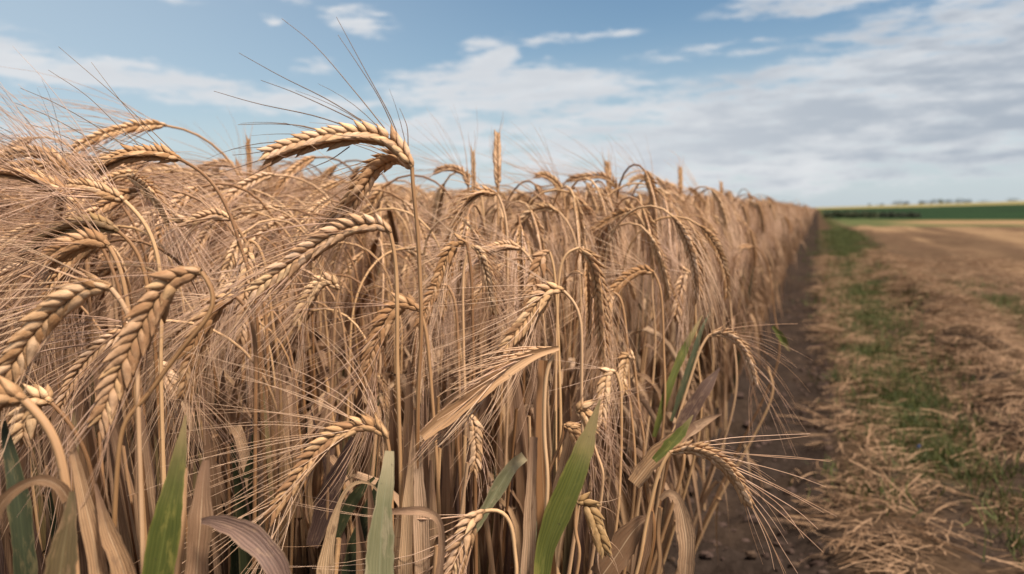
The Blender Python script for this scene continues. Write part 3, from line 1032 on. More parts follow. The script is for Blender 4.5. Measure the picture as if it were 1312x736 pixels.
hero('the plump ear in the middle', 'plump barley ear with ruffled grains bending down left in the middle of the crop',
     [(742, 640), (745, 500), (745, 420), (738, 388)],
     [dict(pts=[(722, 373), (708, 372), (694, 384), (680, 404), (664, 425), (648, 448)], wid=1.25, n=12, beard=(.10, .5, .8), wind=(-.5, 0, .1), roll=.3)], .62, dry=1)
hero('the ruffled ear', 'ruffled barley ear behind the plump middle ear, awns fanning out left',
     [(718, 600), (716, 450), (712, 370), (708, 330)],
     [dict(pts=[(704, 323), (697, 326), (690, 342), (683, 365), (676, 390)], wid=1.15, n=10, beard=(.12, .9, .95), wind=(-.6, 0, .0))], .72, dry=1)
hero('the dark plaited ear curling right', 'barley ear hooked over to the right with a dark plaited edge',
     [(712, 640), (712, 500), (714, 400), (718, 340), (730, 318)],
     [dict(pts=[(742, 318), (755, 330), (764, 352), (769, 385), (771, 420), (773, 452)], wid=1.05, n=12, beard=(.06, .3, .9), wind=(0, 0, -.2), roll=.7)], .72, dry=1)
hero('the spiky hanging ear', 'barley ear hanging straight down with spiky awns right of the dark plaited ear',
     [(812, 640), (806, 500), (802, 420), (794, 375)],
     [dict(pts=[(786, 375), (780, 390), (777, 415), (775, 445), (774, 472)], wid=1.0, n=11, beard=(.08, .3, .9), roll=.2)], .78, dry=1)
hero('the twin arch, left ear', 'sharp plaited barley ear arched left, left half of a pair under the tall arch',
     [(608, 560), (606, 430), (604, 350), (600, 322)],
     [dict(pts=[(598, 312), (588, 310), (577, 322), (568, 342), (560, 362), (552, 380)], wid=.95, n=11, beard=(.08, .4, .8), roll=.2)], .66, dry=1)
hero('the twin arch, right ear', 'barley ear curling down right, right half of the pair under the tall arch',
     [(596, 580), (594, 450), (593, 360), (597, 325)],
     [dict(pts=[(604, 314), (614, 322), (622, 342), (628, 368), (633, 398)], wid=.8, n=11, beard=(.09, .4, .8), roll=.5)], .68, dry=1)
hero('the small tucked plait', 'small barley ear with pale plaited grains tucked just right of the tall stalk',
     [(590, 560), (588, 470), (585, 400), (580, 372)],
     [dict(pts=[(573, 366), (562, 370), (553, 382), (546, 398), (540, 415)], wid=1.0, n=10, beard=(.06, .4, .7), roll=.1)], .66, dry=1)
hero('the tall thin arch', 'thin barley ear forming a tall dark-edged arch above the twin ears',
     [(650, 520), (650, 400), (650, 300), (644, 262)],
     [dict(pts=[(638, 250), (622, 246), (606, 252), (592, 268), (582, 290), (576, 312)], wid=.85, n=13, beard=(.05, .3, .7), roll=1.0)], .78, dry=1)
hero('the folded straw-yellow ear', 'straw-yellow folded ear pointing down left like a flattened brush',
     [(698, 680), (697, 560), (699, 480), (706, 458)],
     [dict(pts=[(712, 447), (690, 452), (665, 462), (640, 480), (616, 502), (590, 525)], wid=.62, n=13, beard=(.05, .06, 1.0), wind=(0, 0, 0), roll=.9, awn_r=.0006)], .5, dry=1,
     leaves=[dict(pts=[(716, 446, .497), (680, 457, .496), (640, 482, .495), (600, 514, .494), (565, 540, .494), (541, 560, .494)], wpx=20, mat=M_STEM, fold=.5, kind='blade', peak=.5, widths=(.3, .7, .95, 1, .95, .6), label='straw-yellow sheath folded along the ear')])
hero('the low right ear', 'barley ear arching right over the soil track, awns spread wide to the right',
     [(808, 760), (826, 680), (840, 620), (850, 590)],
     [dict(pts=[(858, 580), (880, 575), (905, 580), (928, 596), (945, 618), (958, 643)], wid=.86, n=14, beard=(.04, .2, .25), wind=(.1, 0, -.5), roll=.8,
           awns=[[(880, 572), (930, 562), (990, 558), (1038, 556)], [(880, 573), (950, 567), (1000, 563), (1036, 559)], [(905, 577), (960, 583), (1020, 588), (1066, 590)], [(915, 580), (970, 583), (1020, 586), (1064, 592)],
                 [(920, 585), (970, 596), (1020, 610), (1058, 624)], [(928, 592), (980, 615), (1030, 640), (1072, 662)], [(932, 597), (980, 618), (1020, 637), (1055, 657)], [(940, 606), (985, 632), (1022, 655), (1048, 678)],
                 [(946, 615), (985, 645), (1020, 675), (1055, 708)], [(950, 625), (980, 665), (1000, 700), (1022, 735)], [(953, 630), (975, 670), (990, 700), (1007, 735)], [(956, 638), (978, 675), (995, 712), (1008, 745)],
                 [(935, 602), (990, 640), (1010, 660), (1030, 690)], [(952, 632), (968, 660), (985, 700), (992, 730)]], lin_r=.00036)],
     .55, dry=1)
hero('the right ear over the track', 'barley ear at the crop edge curving right above the soil track, with a bristly tip',
     [(850, 600), (866, 545), (880, 500), (892, 462), (900, 440)],
     [dict(pts=[(908, 430), (922, 427), (938, 432), (951, 446), (961, 466), (967, 488)], wid=.85, n=12, beard=(.07, .35, .5), wind=(.1, 0, -.5), roll=.6, awns=[[(920, 425), (950, 419), (990, 416), (1022, 415)]])], .78, dry=1)
hero('the small stooped ear', 'small stooped barley ear low down beside the broad green leaf, grains rough and dull',
     [(738, 740), (737, 690), (737, 655)],
     [dict(pts=[(740, 645), (748, 643), (756, 655), (764, 675), (772, 700)], wid=1.15, n=9, beard=(.02, .2, .3), mat=M_EAR_OLIVE, open=.7)], .55, dry=0)
hero('the green-leaf hook ear', 'barley ear hanging from a hook right behind the tip of the broad green leaf',
     [(786, 700), (795, 600), (796, 510), (794, 485)],
     [dict(pts=[(789, 477), (781, 478), (776, 492), (773, 515), (771, 540)], wid=1.1, n=9, beard=(.05, .2, .6), open=.8)], .66, dry=1)
hero('the low pale ear', 'pale barley ear hanging at the bottom border from a thin hooped stem',
     [(658, 770), (660, 720), (655, 668), (640, 650)],
     [dict(pts=[(622, 655), (607, 665), (597, 685), (588, 710), (580, 738), (574, 765)], wid=1.0, n=11, beard=(.10, .3, .9), wind=(-.7, 0, .7), roll=.4, bmat=M_AWN)], .5, dry=0)
hero('the shaded low ear', 'small barley ear hanging in the shade below the folded straw-yellow ear',
     [(590, 640), (586, 560), (592, 535)],
     [dict(pts=[(600, 530), (606, 540), (609, 558), (610, 578), (608, 600)], wid=.95, n=9, beard=(.04, .2, .6), roll=.1)], .62, dry=1)
hero('the thick hooked stem', 'thick hooked barley stem in the lower left corner, dead leaf arching away from it',
     [(100, 800), (92, 690), (84, 620), (72, 565), (50, 530)],
     [dict(pts=[(32, 514), (14, 509), (-2, 512), (-14, 530), (-22, 560)], wid=1.2, n=9, beard=(.06, .3, .7))], .38, stem_r=(.0030, .0022), dry=0,
     leaves=[dict(pts=[(88, 640, .378), (74, 622, .376), (52, 615, .374), (26, 624, .372), (0, 648, .37), (-20, 690, .37)], wpx=15, mat=M_DRY, fold=.4, widths=(1, .9, .8, .9, 1, .8), label='dead leaf arching away left'),
             dict(pts=[(66, 900, .37), (72, 780, .372), (82, 700, .374), (90, 655, .376), (92, 630, .378)], wpx=56, mat=M_OLIVE, fold=.45, widths=(1, 1, .8, .5, .12), label='olive dry sheath widening towards the bottom border')])
hero('the end-on rough ear', 'rough barley ear seen end on, lying behind the hooked stem in the lower left corner',
     [(120, 720), (118, 610), (100, 560), (80, 530)],
     [dict(pts=[(66, 517), (54, 512), (42, 520), (34, 538), (30, 556)], wid=1.15, n=8, beard=(.05, .5, .8), open=1.3)], .47, dry=1)
hero('the olive ear', 'olive-brown barley ear lying nearly flat under the left skyline, one side dark',
     [(200, 470), (192, 390), (182, 335), (168, 308)],
     [dict(pts=[(152, 297), (130, 289), (105, 288), (80, 295), (58, 307), (36, 325)], wid=1.0, n=12, beard=(.12, .5, .9), wind=(-.5, 0, .0), mat=M_EAR_OLIVE, roll=1.2)], .52, dry=1)
hero('the ear below the olive one', 'barley ear arching left just below the olive-brown one, short bright neck',
     [(172, 480), (166, 410), (158, 358), (152, 334)],
     [dict(pts=[(140, 316), (124, 309), (104, 311), (84, 320), (66, 333)], wid=1.05, n=10, beard=(.12, .5, .9), wind=(-.5, 0, -.05), roll=.4)], .47, dry=1)
hero('the side-on ear', 'barley ear lying side on below the left skyline with pale grain tips',
     [(160, 420), (140, 340), (118, 290)],
     [dict(pts=[(98, 262), (76, 245), (52, 233), (28, 226), (2, 222)], wid=.95, n=12, beard=(.12, .6, .9), wind=(-.3, 0, .2), roll=1.0)], .56, dry=1)
hero('the wiry hoop stem', 'thin bare hooped barley stem in the left clump with its ear hidden behind awns',
     [(207, 520), (207, 420), (205, 345), (196, 305), (180, 276)],
     [dict(pts=[(160, 258), (140, 248), (118, 240), (95, 236)], wid=.8, n=9, beard=(.11, .6, .9), wind=(-.3, 0, .1))], .5, dry=0)
# upright ones on the skyline
for (sx, sy, ex, ey, d, lab, short, nn, w_, awl) in [
        (639, 330, 637, 176, .95, 'straight upright barley ear standing clear of the skyline right of the tall stalk', 'the upright skyline ear', 9, 1.1, 0),
        (612, 330, 606, 196, .95, 'very thin upright barley ear on the skyline beside the thicker upright one', 'the thin upright skyline ear', 9, .45, 0),
        (325, 330, 318, 181, 1.1, 'thin upright barley ear on the skyline below the tip of the forked ear', 'the fork-tip upright ear', 9, .7, 0),
        (362, 330, 342, 196, 1.15, 'leaning barley ear on the skyline just right of a thin upright one, tip left', 'the leaning skyline ear', 9, .7, 0),
        (790, 330, 778, 212, 1.3, 'stubby upright barley ear on the skyline, leaning slightly left', 'the stubby skyline ear', 6, 1.2, .1),
        (872, 340, 872, 218, 1.5, 'upright barley ear on the right skyline with one long curved awn', 'the one-awned skyline ear', 7, 1.0, 0),
        (926, 360, 924, 236, 2.1, 'short upright barley ear on the right skyline nearest the track', 'the trackside skyline ear', 6, 1.1, 0)]:
    ln = {6: .045, 7: .05, 9: .062}[nn]
    yb = ey + ln * F / d
    aw = [[(ex, ey, d), (ex - 1, ey - 12, d), (ex - 6, ey - 20, d), (ex - 15, ey - 26, d)]] if 'long curved' in lab else ()
    hero(short, lab, [(sx + 4, sy + 150), (sx, sy), (ex + (sx - ex) * .45, yb + 14)],
         [dict(pts=[(ex + (sx - ex) * .3, yb), (ex + (sx - ex) * .16, (yb + ey) / 2), (ex, ey)], wid=w_, n=nn, beard=(.03, .15, .25 if not awl else .6), open=.6, awns=aw)], d, dry=1, hi=False)
for (pts, d, lab, short) in [
        ([(600, 240), (597, 226), (586, 218), (572, 216), (560, 219)], 1.05, 'arched barley ear on the skyline just left of the thin upright one', 'the arched skyline ear'),
        ([(792, 245), (784, 232), (770, 226), (756, 226), (732, 229)], 1.2, 'barley ear on the skyline reaching left below the stubby upright ear', 'the left-reaching skyline ear'),
        ([(836, 246), (832, 234), (822, 228), (812, 230), (806, 236)], 1.4, 'small hooked barley ear on the skyline right of the stubby upright ear', 'the hooked skyline ear'),
        ([(722, 246), (712, 234), (700, 226), (690, 225)], 1.1, 'short barley ear on the skyline bending left between upright ones', 'the short bent skyline ear'),
        ([(310, 226), (302, 214), (285, 209), (265, 213), (250, 221)], 1.15, 'rounded barley ear on the skyline left of the thin upright ear', 'the rounded skyline ear'),
        ([(905, 262), (897, 254), (890, 246), (884, 242)], 1.8, 'small barley ear tilted up left on the right skyline', 'the tilted skyline ear')]:
    x, y = pts[0]
    hero(short, lab, [(x + 8, y + 220), (x + 6, y + 90), (x + 2, y + 22)], [dict(pts=pts, wid=.95, n=10, beard=(.09, .4, .6), wind=(-.3, 0, .1))], d, dry=1, hi=False)
# a few of the clearer ears in the right half
for (stem, pts, d, wid, n, lab, short) in [
        ([(895, 560), (892, 440), (890, 372)], [(886, 352), (879, 350), (873, 366), (869, 386), (866, 405)], .92, 1.2, 9, 'pale papery barley ear hanging near the green leaf at the crop edge', 'the papery ear by the crop edge'),
        ([(848, 560), (850, 440), (848, 385), (845, 362)], [(838, 350), (824, 347), (808, 353), (792, 366), (778, 382)], .82, 1.05, 11, 'barley ear arching left above the greenish stems on the right', 'the greenish-stem arch'),
        ([(822, 610), (818, 520), (814, 478)], [(812, 462), (806, 455), (800, 464), (797, 482), (800, 502)], .78, .9, 9, 'small barley ear bent in a tight hook among the right-hand stalks', 'the tight hook on the right'),
        ([(940, 520), (938, 420), (930, 345), (918, 320)], [(910, 312), (896, 308), (878, 316), (862, 330)], 1.15, .9, 10, 'barley ear bending left from a tall bare stem near the crop edge', 'the left-bending edge ear'),
        ([(995, 470), (992, 400), (985, 345), (975, 322)], [(966, 316), (952, 318), (944, 332), (940, 352)], 1.5, .9, 9, 'barley ear hooked left close to the soil track, farther along the edge', 'the hook farther along the edge'),
        ([(746, 470), (744, 380), (738, 312), (726, 282)], [(716, 272), (700, 266), (682, 270), (664, 284)], .95, .95, 11, 'smooth rounded barley arch facing left above the plump middle ear', 'the smooth arch'),
        ([(838, 470), (836, 380), (832, 310), (824, 285)], [(816, 274), (802, 272), (782, 280), (760, 294)], .98, .9, 11, 'barley ear stretched left with trailing awns, right of the smooth arch', 'the stretched ear'),
        ([(702, 520), (698, 430), (690, 360), (680, 330)], [(668, 319), (650, 315), (632, 318), (614, 326)], .76, .8, 11, 'thin barley ear lying nearly level left of the dark plaited ear', 'the level thin ear'),
        ([(480, 640), (486, 560), (486, 500)], [(484, 478), (487, 492), (488, 512), (486, 532)], .68, .9, 9, 'shaded barley ear hanging behind the drooping ear across the tall stalk', 'the shaded back ear'),
        ([(420, 620), (424, 520), (428, 430), (430, 395)], [(434, 372), (424, 362), (408, 366), (394, 384), (384, 410)], .6, 1.0, 11, 'bristly barley ear left of the drooping one, awns brushing down left', 'the bristly ear'),
        ([(232, 600), (222, 520), (205, 480)], [(198, 462), (206, 470), (216, 486), (226, 505)], .55, .95, 9, 'brown barley ear lying behind the big plump ear, pointing down right', 'the small brown ear'),
        ([(770, 640), (766, 590), (752, 545)], [(738, 528), (744, 524), (752, 534), (757, 546)], .62, 1.0, 6, 'small pale stub of barley ear left of the broad green leaf', 'the pale stub'),
        ([(700, 640), (706, 600), (722, 560)], [(722, 545), (730, 548), (738, 560), (742, 576)], .64, .95, 7, 'small russet barley ear tucked beside the broad green leaf', 'the russet ear')]:
    hero(short, lab, stem, [dict(pts=pts, wid=wid, n=n, beard=(.08, .4, .85), wind=(-.25, 0, -.1), roll=random.uniform(-.5, .7))], d, dry=2, hi=d < .85)


# stalks whose leaves are what the photo shows
def stalk(label, stem, d, leaves, short=None, dry=1, stem_r=(.0026, .0018)):
    return hero(short or label, label, stem, [], d, leaves, dry=dry, stem_r=stem_r)


stalk('dry stalk in the lower left carrying an upright bright green leaf with a pale tip', [(215, 860), (232, 700), (236, 600)], .44,
      [dict(pts=[(175, 900, .405), (192, 800, .405), (204, 725, .405), (216, 655, .405), (228, 595, .407), (238, 532, .41)], wpx=42, mat=M_GREEN, fold=.3, widths=(.8, .95, 1, .95, .72, .45, .06), label='bright green leaf standing upright'),
       dict(pts=[(250, 860, .43), (252, 736, .43), (257, 670, .43), (260, 620, .432), (264, 590, .435)], wpx=30, mat=M_DRY, fold=.5, widths=(.8, 1, .95, 1, .25), label='dry split sheath'),
       dict(pts=[(258, 668, .42), (272, 668, .418), (300, 676, .414), (328, 694, .41), (352, 722, .406), (372, 770, .404)], wpx=30, mat=M_BROWN, fold=.3, widths=(.25, .7, 1, 1, .95, .9), label='dark brown leaf curling over to the right')], dry=0)
stalk('stalk carrying the broad green leaf with a yellowed tip', [(704, 860), (702, 740), (698, 690)], .52,
      [dict(pts=[(690, 820, .5), (696, 720, .5), (708, 675, .498), (728, 626, .496), (748, 575, .496), (769, 512, .498)], wpx=31, mat=M_GREEN, fold=.22, twist=.15, widths=(.3, .5, .85, 1, .95, .7, .05), label='broad green leaf with a yellowed tip')], dry=1)
stalk('dry stalk with a faded grey leaf behind the broad green leaf', [(690, 800), (692, 700)], .58,
      [dict(pts=[(668, 760, .56), (690, 690, .56), (715, 640, .56), (740, 592, .56)], wpx=22, mat=M_GREY, fold=.3, widths=(.8, 1, .9, .2))], dry=1)
stalk('stalk at the crop edge with an upright green leaf beside the papery ear', [(850, 620), (868, 540)], .84,
      [dict(pts=[(838, 560, .82), (856, 500, .82), (876, 450, .83), (900, 404, .84)], wpx=11, mat=M_GREEN, fold=.4, widths=(.5, .9, 1, .1)),
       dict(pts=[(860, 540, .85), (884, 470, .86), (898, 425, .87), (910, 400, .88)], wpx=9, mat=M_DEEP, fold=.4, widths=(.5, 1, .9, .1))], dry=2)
stalk('stalk at the crop edge with a dull purple-brown leaf under the right ear', [(870, 620), (872, 560)], .76,
      [dict(pts=[(866, 560, .74), (884, 528, .74), (902, 500, .74), (922, 472, .745)], wpx=20, mat=M_BROWN, fold=.3, widths=(.6, 1, .9, .1))], dry=1)
stalk('edge stalk with a tan leaf half covered in green above the low right ear', [(832, 720), (830, 640), (826, 610)], .62,
      [dict(pts=[(812, 620, .6), (834, 592, .6), (860, 568, .6), (890, 545, .6)], wpx=24, mat=M_DRY, fold=.3, widths=(.8, 1, .9, .3)),
       dict(pts=[(838, 590, .585), (856, 572, .584), (872, 555, .584), (888, 532, .584)], wpx=14, mat=M_GREEN, fold=.3, widths=(.6, 1, .9, .1)),
       dict(pts=[(846, 582, .61), (874, 560, .61), (900, 542, .61), (925, 530, .61)], wpx=14, mat=M_DRY, fold=.5, widths=(.6, 1, .9, .1))], dry=1)
stalk('stalk by the track with a dead blade hanging down over the soil', [(836, 760), (842, 690), (846, 650)], .56,
      [dict(pts=[(846, 640, .555), (856, 632, .553), (868, 640, .55), (876, 668, .548), (880, 705, .546), (876, 760, .546)], wpx=21, mat=M_DRY, fold=.3, widths=(.3, .6, 1, 1, 1, .9))], dry=1)
stalk('stalk with a broken tan leaf folded into a roof near the bottom border', [(812, 800), (814, 720), (820, 665)], .58,
      [dict(pts=[(770, 740, .56), (790, 712, .56), (812, 680, .56), (834, 660, .56)], wpx=36, mat=M_DRY, fold=.3, widths=(.8, 1, .8, .2)),
       dict(pts=[(834, 655, .555), (828, 690, .552), (818, 730, .55), (812, 790, .55)], wpx=16, mat=M_DRY, fold=.3, widths=(.4, 1, 1, 1))], dry=1)
stalk('stalk with a rust-tan leaf bowed over beside the low ear on the left', [(425, 860), (428, 760), (434, 690)], .52,
      [dict(pts=[(486, 632, .505), (474, 620, .503), (456, 619, .5), (440, 634, .498), (428, 668, .496), (418, 720, .494), (414, 790, .494)], wpx=24, mat=M_DRY, fold=.35, widths=(.12, .18, .25, .5, .85, 1, 1))], dry=0)
stalk('stalk with a thin pinkish leaf bent level to the left near the grey-green leaf', [(548, 860), (556, 760), (560, 700)], .49,
      [dict(pts=[(560, 760, .48), (566, 700, .478), (562, 668, .475), (545, 656, .473), (522, 655, .47), (496, 656, .47)], wpx=11, mat=M_DRY, fold=.5, widths=(.8, .8, .8, .9, 1, .5))], dry=1)
stalk('pale thick stalk of bleached sheaths standing below the folded ear', [(695, 860), (694, 720), (692, 560), (694, 480)], .52,
      [dict(pts=[(700, 860, .51), (699, 700, .51), (694, 560, .51), (696, 462, .512)], wpx=22, mat=M_STEM, fold=.5, widths=(1, 1, .9, .5)),
       dict(pts=[(676, 860, .505), (677, 740, .505), (680, 640, .505), (684, 560, .505)], wpx=19, mat=M_DRY, fold=.5, widths=(1, 1, .9, .5))], dry=0)
stalk('stalk of two tall pointed sheaths just right of the grey-green leaf', [(528, 860), (527, 720), (528, 600)], .5,
      [dict(pts=[(518, 860, .495), (519, 736, .495), (524, 630, .495), (530, 545, .497)], wpx=17, mat=M_DRY, fold=.5, widths=(1, 1, .9, .15)),
       dict(pts=[(540, 860, .5), (541, 736, .5), (538, 640, .5), (531, 525, .5)], wpx=20, mat=M_DRY, fold=.4, widths=(1, 1, .9, .15))], dry=0)
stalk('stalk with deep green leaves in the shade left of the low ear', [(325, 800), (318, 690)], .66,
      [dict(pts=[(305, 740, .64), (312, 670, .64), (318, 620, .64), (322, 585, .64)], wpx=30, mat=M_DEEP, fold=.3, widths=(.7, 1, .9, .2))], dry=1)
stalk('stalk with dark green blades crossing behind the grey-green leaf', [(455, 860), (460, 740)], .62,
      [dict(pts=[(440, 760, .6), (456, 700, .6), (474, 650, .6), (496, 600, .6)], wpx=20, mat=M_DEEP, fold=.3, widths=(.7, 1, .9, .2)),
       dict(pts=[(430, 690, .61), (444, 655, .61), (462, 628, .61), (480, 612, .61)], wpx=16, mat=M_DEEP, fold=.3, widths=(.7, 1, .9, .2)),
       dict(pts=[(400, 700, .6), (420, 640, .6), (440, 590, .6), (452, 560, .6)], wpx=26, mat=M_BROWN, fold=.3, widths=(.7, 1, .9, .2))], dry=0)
stalk('stalk with a dusky grey-green leaf at the left border below the plump ear', [(40, 860), (36, 700)], .44,
      [dict(pts=[(40, 820, .43), (32, 720, .43), (22, 630, .432), (4, 540, .436)], wpx=26, mat=M_DEEP, fold=.3, widths=(.7, 1, .9, .3)),
       dict(pts=[(140, 860, .41), (124, 720, .412), (108, 640, .414), (86, 545, .42)], wpx=22, mat=M_DRY, fold=.7, widths=(.8, 1, .9, .2)),
       dict(pts=[(180, 860, .41), (160, 740, .41), (138, 680, .412), (122, 620, .414)], wpx=28, mat=M_DRY, fold=.7, widths=(1, 1, .8, .15))], dry=0)
stalk('stalk with a small green blade leaning out over the soil track', [(985, 520), (984, 470)], 1.25,
      [dict(pts=[(990, 418, 1.2), (998, 428, 1.2), (1006, 440, 1.2), (1012, 450, 1.2)], wpx=8, mat=M_GREEN, fold=.3, widths=(.4, 1, 1, .2))], dry=2)
stalk('stalk with tangled grey awns of a fallen ear near the bottom border', [(640, 860), (632, 740), (622, 660)], .54,
      [dict(pts=[(575, 736, .52), (600, 690, .522), (630, 640, .524), (655, 600, .526), (672, 585, .528)], wpx=20, mat=M_GREY, fold=.6, widths=(.3, .6, .7, .9, .6))], dry=2)


# ------------------------------------------------------------------ the crop: variants, one by one near the camera, the rest as one mass
def bend_path(H, lean, neck, th1, ear_len, th2, r=0.0):
    """a stalk standing at the origin that bends over towards +X; returns stem and ear lines"""
    pts, th, p = [], R(lean) * .3, np.array([0.0, 0.0, 0.0])
    n1, n2, n3 = 16, 12, 12
    ls = H - neck * .62
    for k in range(n1):
        pts.append(p.copy())
        th_ = R(lean) * (.3 + .7 * k / n1)
        p = p + ls / n1 * np.array([math.sin(th_), 0, math.cos(th_)])
    for k in range(n2):
        pts.append(p.copy())
        q = (k + .5) / n2
        th_ = R(lean) + (R(th1) - R(lean)) * q ** 1.4
        p = p + neck / n2 * np.array([math.sin(th_), 0, math.cos(th_)])
    ear = []
    for k in range(n3):
        ear.append(p.copy())
        th_ = R(th1) + (R(th2) - R(th1)) * ((k + .5) / n3) ** .8
        p = p + ear_len / n3 * np.array([math.sin(th_), 0, math.cos(th_)])
    ear.append(p.copy())
    pts.append(ear[0])
    P, E = np.array(pts), np.array(ear)
    w = .006 * np.sin(P[:, 2] * 9 + r)
    P[:, 1] += w
    E[:, 1] += w[-1]
    return P, E


VAR = []
SPEC = [  # height, lean, neck, th1, ear length, th2, words, beard, share of its own side
    (.75, 4, .15, 95, .095, 150, 'arched ear', .13), (.75, 6, .13, 110, .09, 168, 'hooked ear', .12), (.76, 8, .17, 92, .10, 130, 'level ear', .14),
    (.74, 3, .12, 125, .085, 175, 'tightly folded ear', .08), (.75, 10, .16, 95, .10, 160, 'arched ear', .14), (.76, 5, .14, 105, .08, 145, 'short arched ear', .12),
    (.75, 2, .17, 125, .09, 176, 'long hanging ear', .10), (.74, 6, .12, 140, .085, 176, 'tightly folded ear', .08), (.75, 4, .15, 132, .095, 178, 'straight hanging ear', .09),
    (.76, 5, .16, 118, .08, 165, 'hooked ear', .09), (.74, 3, .11, 145, .08, 172, 'tightly folded ear', .08), (.75, 7, .14, 112, .075, 160, 'short hooked ear', .09)]
SPEC = [tuple(v * random.uniform(.93, 1.07) if (j in (1, 2, 3, 4) and q) else v for j, v in enumerate(sp)) for sp in SPEC for q in (0, 1)]
for k, sp in enumerate(SPEC):
    P, E = bend_path(*sp[:6], r=k)
    st, C = make_stem(P, .0033, .0014, 7, (.35, .6), n=48)
    ear, bd = make_ear(E, np.array([.15 * math.sin(k), 1.0, .2]), random.uniform(1.0, 1.2), False, 12, (sp[7] * (1 if k < 14 else .72), .5 if k < 14 else .35, 1.0 if k < 14 else .7), (.1, 0, -.35 if k < 14 else -.7), awn_r=.00042 if k < 14 else .00034)
    lv = dry_ribbons(C, [int(48 * q) for q in rng.uniform(.22, .66, 7)], None, w=.018, length=(.12, .26))
    VAR.append((st, ear, bd, lv, sp[6], float(max(P[:, 2].max(), E[:, 2].max()))))
# short broken stalks with ragged sheaths and no ear
SHORT = []
for k in range(6):
    H = random.uniform(.42, .58)
    a = k * 1.1
    P = np.array([(0, 0, 0), (.01, .005, H * .5), (.02 + .02 * math.sin(a), .01, H)])
    st, C = make_stem(P, .0022, .0014, 7, (.4, .75), n=16)
    lv = []
    for q in range(5):
        B = MB()
        k0 = random.randint(4, 10)
        p = C[k0]
        an = random.uniform(0, 6.28)
        sd_ = np.array([math.cos(an), math.sin(an), 0])
        tp = H * random.uniform(.8, 1.12)
        D = spline([C[1] + sd_ * .002, p * .5 + C[1] * .5 + sd_ * .004, p + sd_ * .004, np.array([p[0], p[1], (p[2] + tp) / 2]) + sd_ * .008, np.array([p[0], p[1], tp]) + sd_ * random.uniform(.01, .035)], 18)
        B.ribbon(D, random.uniform(.015, .026) * np.interp(np.linspace(0, 1, 18), (0, .3, .75, 1), (.7, 1, .85, .1)), sd_, fold=random.uniform(.3, .7), twist=random.uniform(-.7, .7), wave=.12)
        B.mat = (M_DRY, M_BROWN, M_DRY, M_DEEP if k % 2 else M_OLIVE, M_DRY)[q]
        lv.append(B)
    lv += dry_ribbons(C, [int(16 * q) for q in rng.uniform(.5, .9, 2)], None, w=.012, length=(.08, .17))
    SHORT.append((st, None, None, lv, 'broken stalk', H))

# meshes shared by the copies that stand alone
def var_meshes(v):
    st, ear, bd, lv, w, H = v
    return (st.mesh('stem', [M_STEM]), ear.mesh('ear', [M_EAR]) if ear else None, bd.mesh('beard', [M_AWN]) if bd else None, [b.mesh('leaf', [b.mat or M_DRY]) for b in lv])


VM = [var_meshes(v) for v in VAR]
SM = [var_meshes(v) for v in SHORT]


def make_proto(meshes, name):
    root = empty(name)
    def put(nm, me, par):
        o = bpy.data.objects.new(nm, me)
        COL.objects.link(o)
        o.parent = par
        return o
    put('stem', meshes[0], root)
    if meshes[1]:
        e = put('ear', meshes[1], root)
        put('beard', meshes[2], e)
    for m in meshes[3]:
        put('leaf', m, root)
    return root


def copy_plant(o, parent=None):
    c = o.copy()
    COL.objects.link(c)
    c.parent = parent
    for ch in o.children:
        copy_plant(ch, c)
    return c


PROTO = {}


def place(kind, k, loc, rz, tilt, sc):
    key = (kind, k)
    if key not in PROTO:
        PROTO[key] = o = make_proto((VM if kind == 'v' else SM)[k], 'barley_plant')
    else:
        o = copy_plant(PROTO[key])
    o.location = loc
    o.rotation_euler = (tilt[0], tilt[1], rz)
    o.scale = (sc, sc, sc)
    return o


def crop_height(l, d):
    h = .730 + .032 * np.clip((-l - .40) / .8, 0, 1.2)
    return h - np.clip(1.0 - d, 0, .5) * .22


# candidate roots over the crop: (lateral, along)
def candidates(dens, lmin, lmax, smin, smax):
    n = int(dens * (lmax - lmin) * (smax - smin))
    return rng.uniform(lmin, lmax, n), rng.uniform(smin, smax, n)


def yaw_for(px, l):
    q = random.random()
    if px < 560:
        return math.pi + random.gauss(0, .55) if q < .9 else random.uniform(0, 6.28)
    if l > -.50 and q < .45:
        return random.gauss(-1.45, .5)
    if q < .55:
        return math.pi + random.gauss(.1, .7)
    if q < .8:
        return random.gauss(-.6, .7)
    return random.uniform(0, 6.28)


# near field: gather, sort by depth
l, s = candidates(640, -2.9, EDGE - .04, -.6, 4.2)
jit = EDGE - np.abs(rng.normal(0, .02, len(l)))
X, Y = l * RV[0] + s * DV[0], l * RV[1] + s * DV[1]
D = Y
px = 656 + F * X / np.maximum(D, .05)
keep = (D > np.where(px > 520, .82 + .1 * np.clip((px - 520) / 300, 0, 1), .66)) & (px > -420) & (D < 3.4)
near = sorted(zip(D[keep], l[keep], s[keep], px[keep]))
singles, mass = [], []
N_SINGLE = 140
for (d, l_, s_, x_) in near:
    if len(singles) < N_SINGLE and -40 < x_ < 1040:
        singles.append((d, l_, s_, x_))
    else:
        mass.append((l_, s_, d, x_))

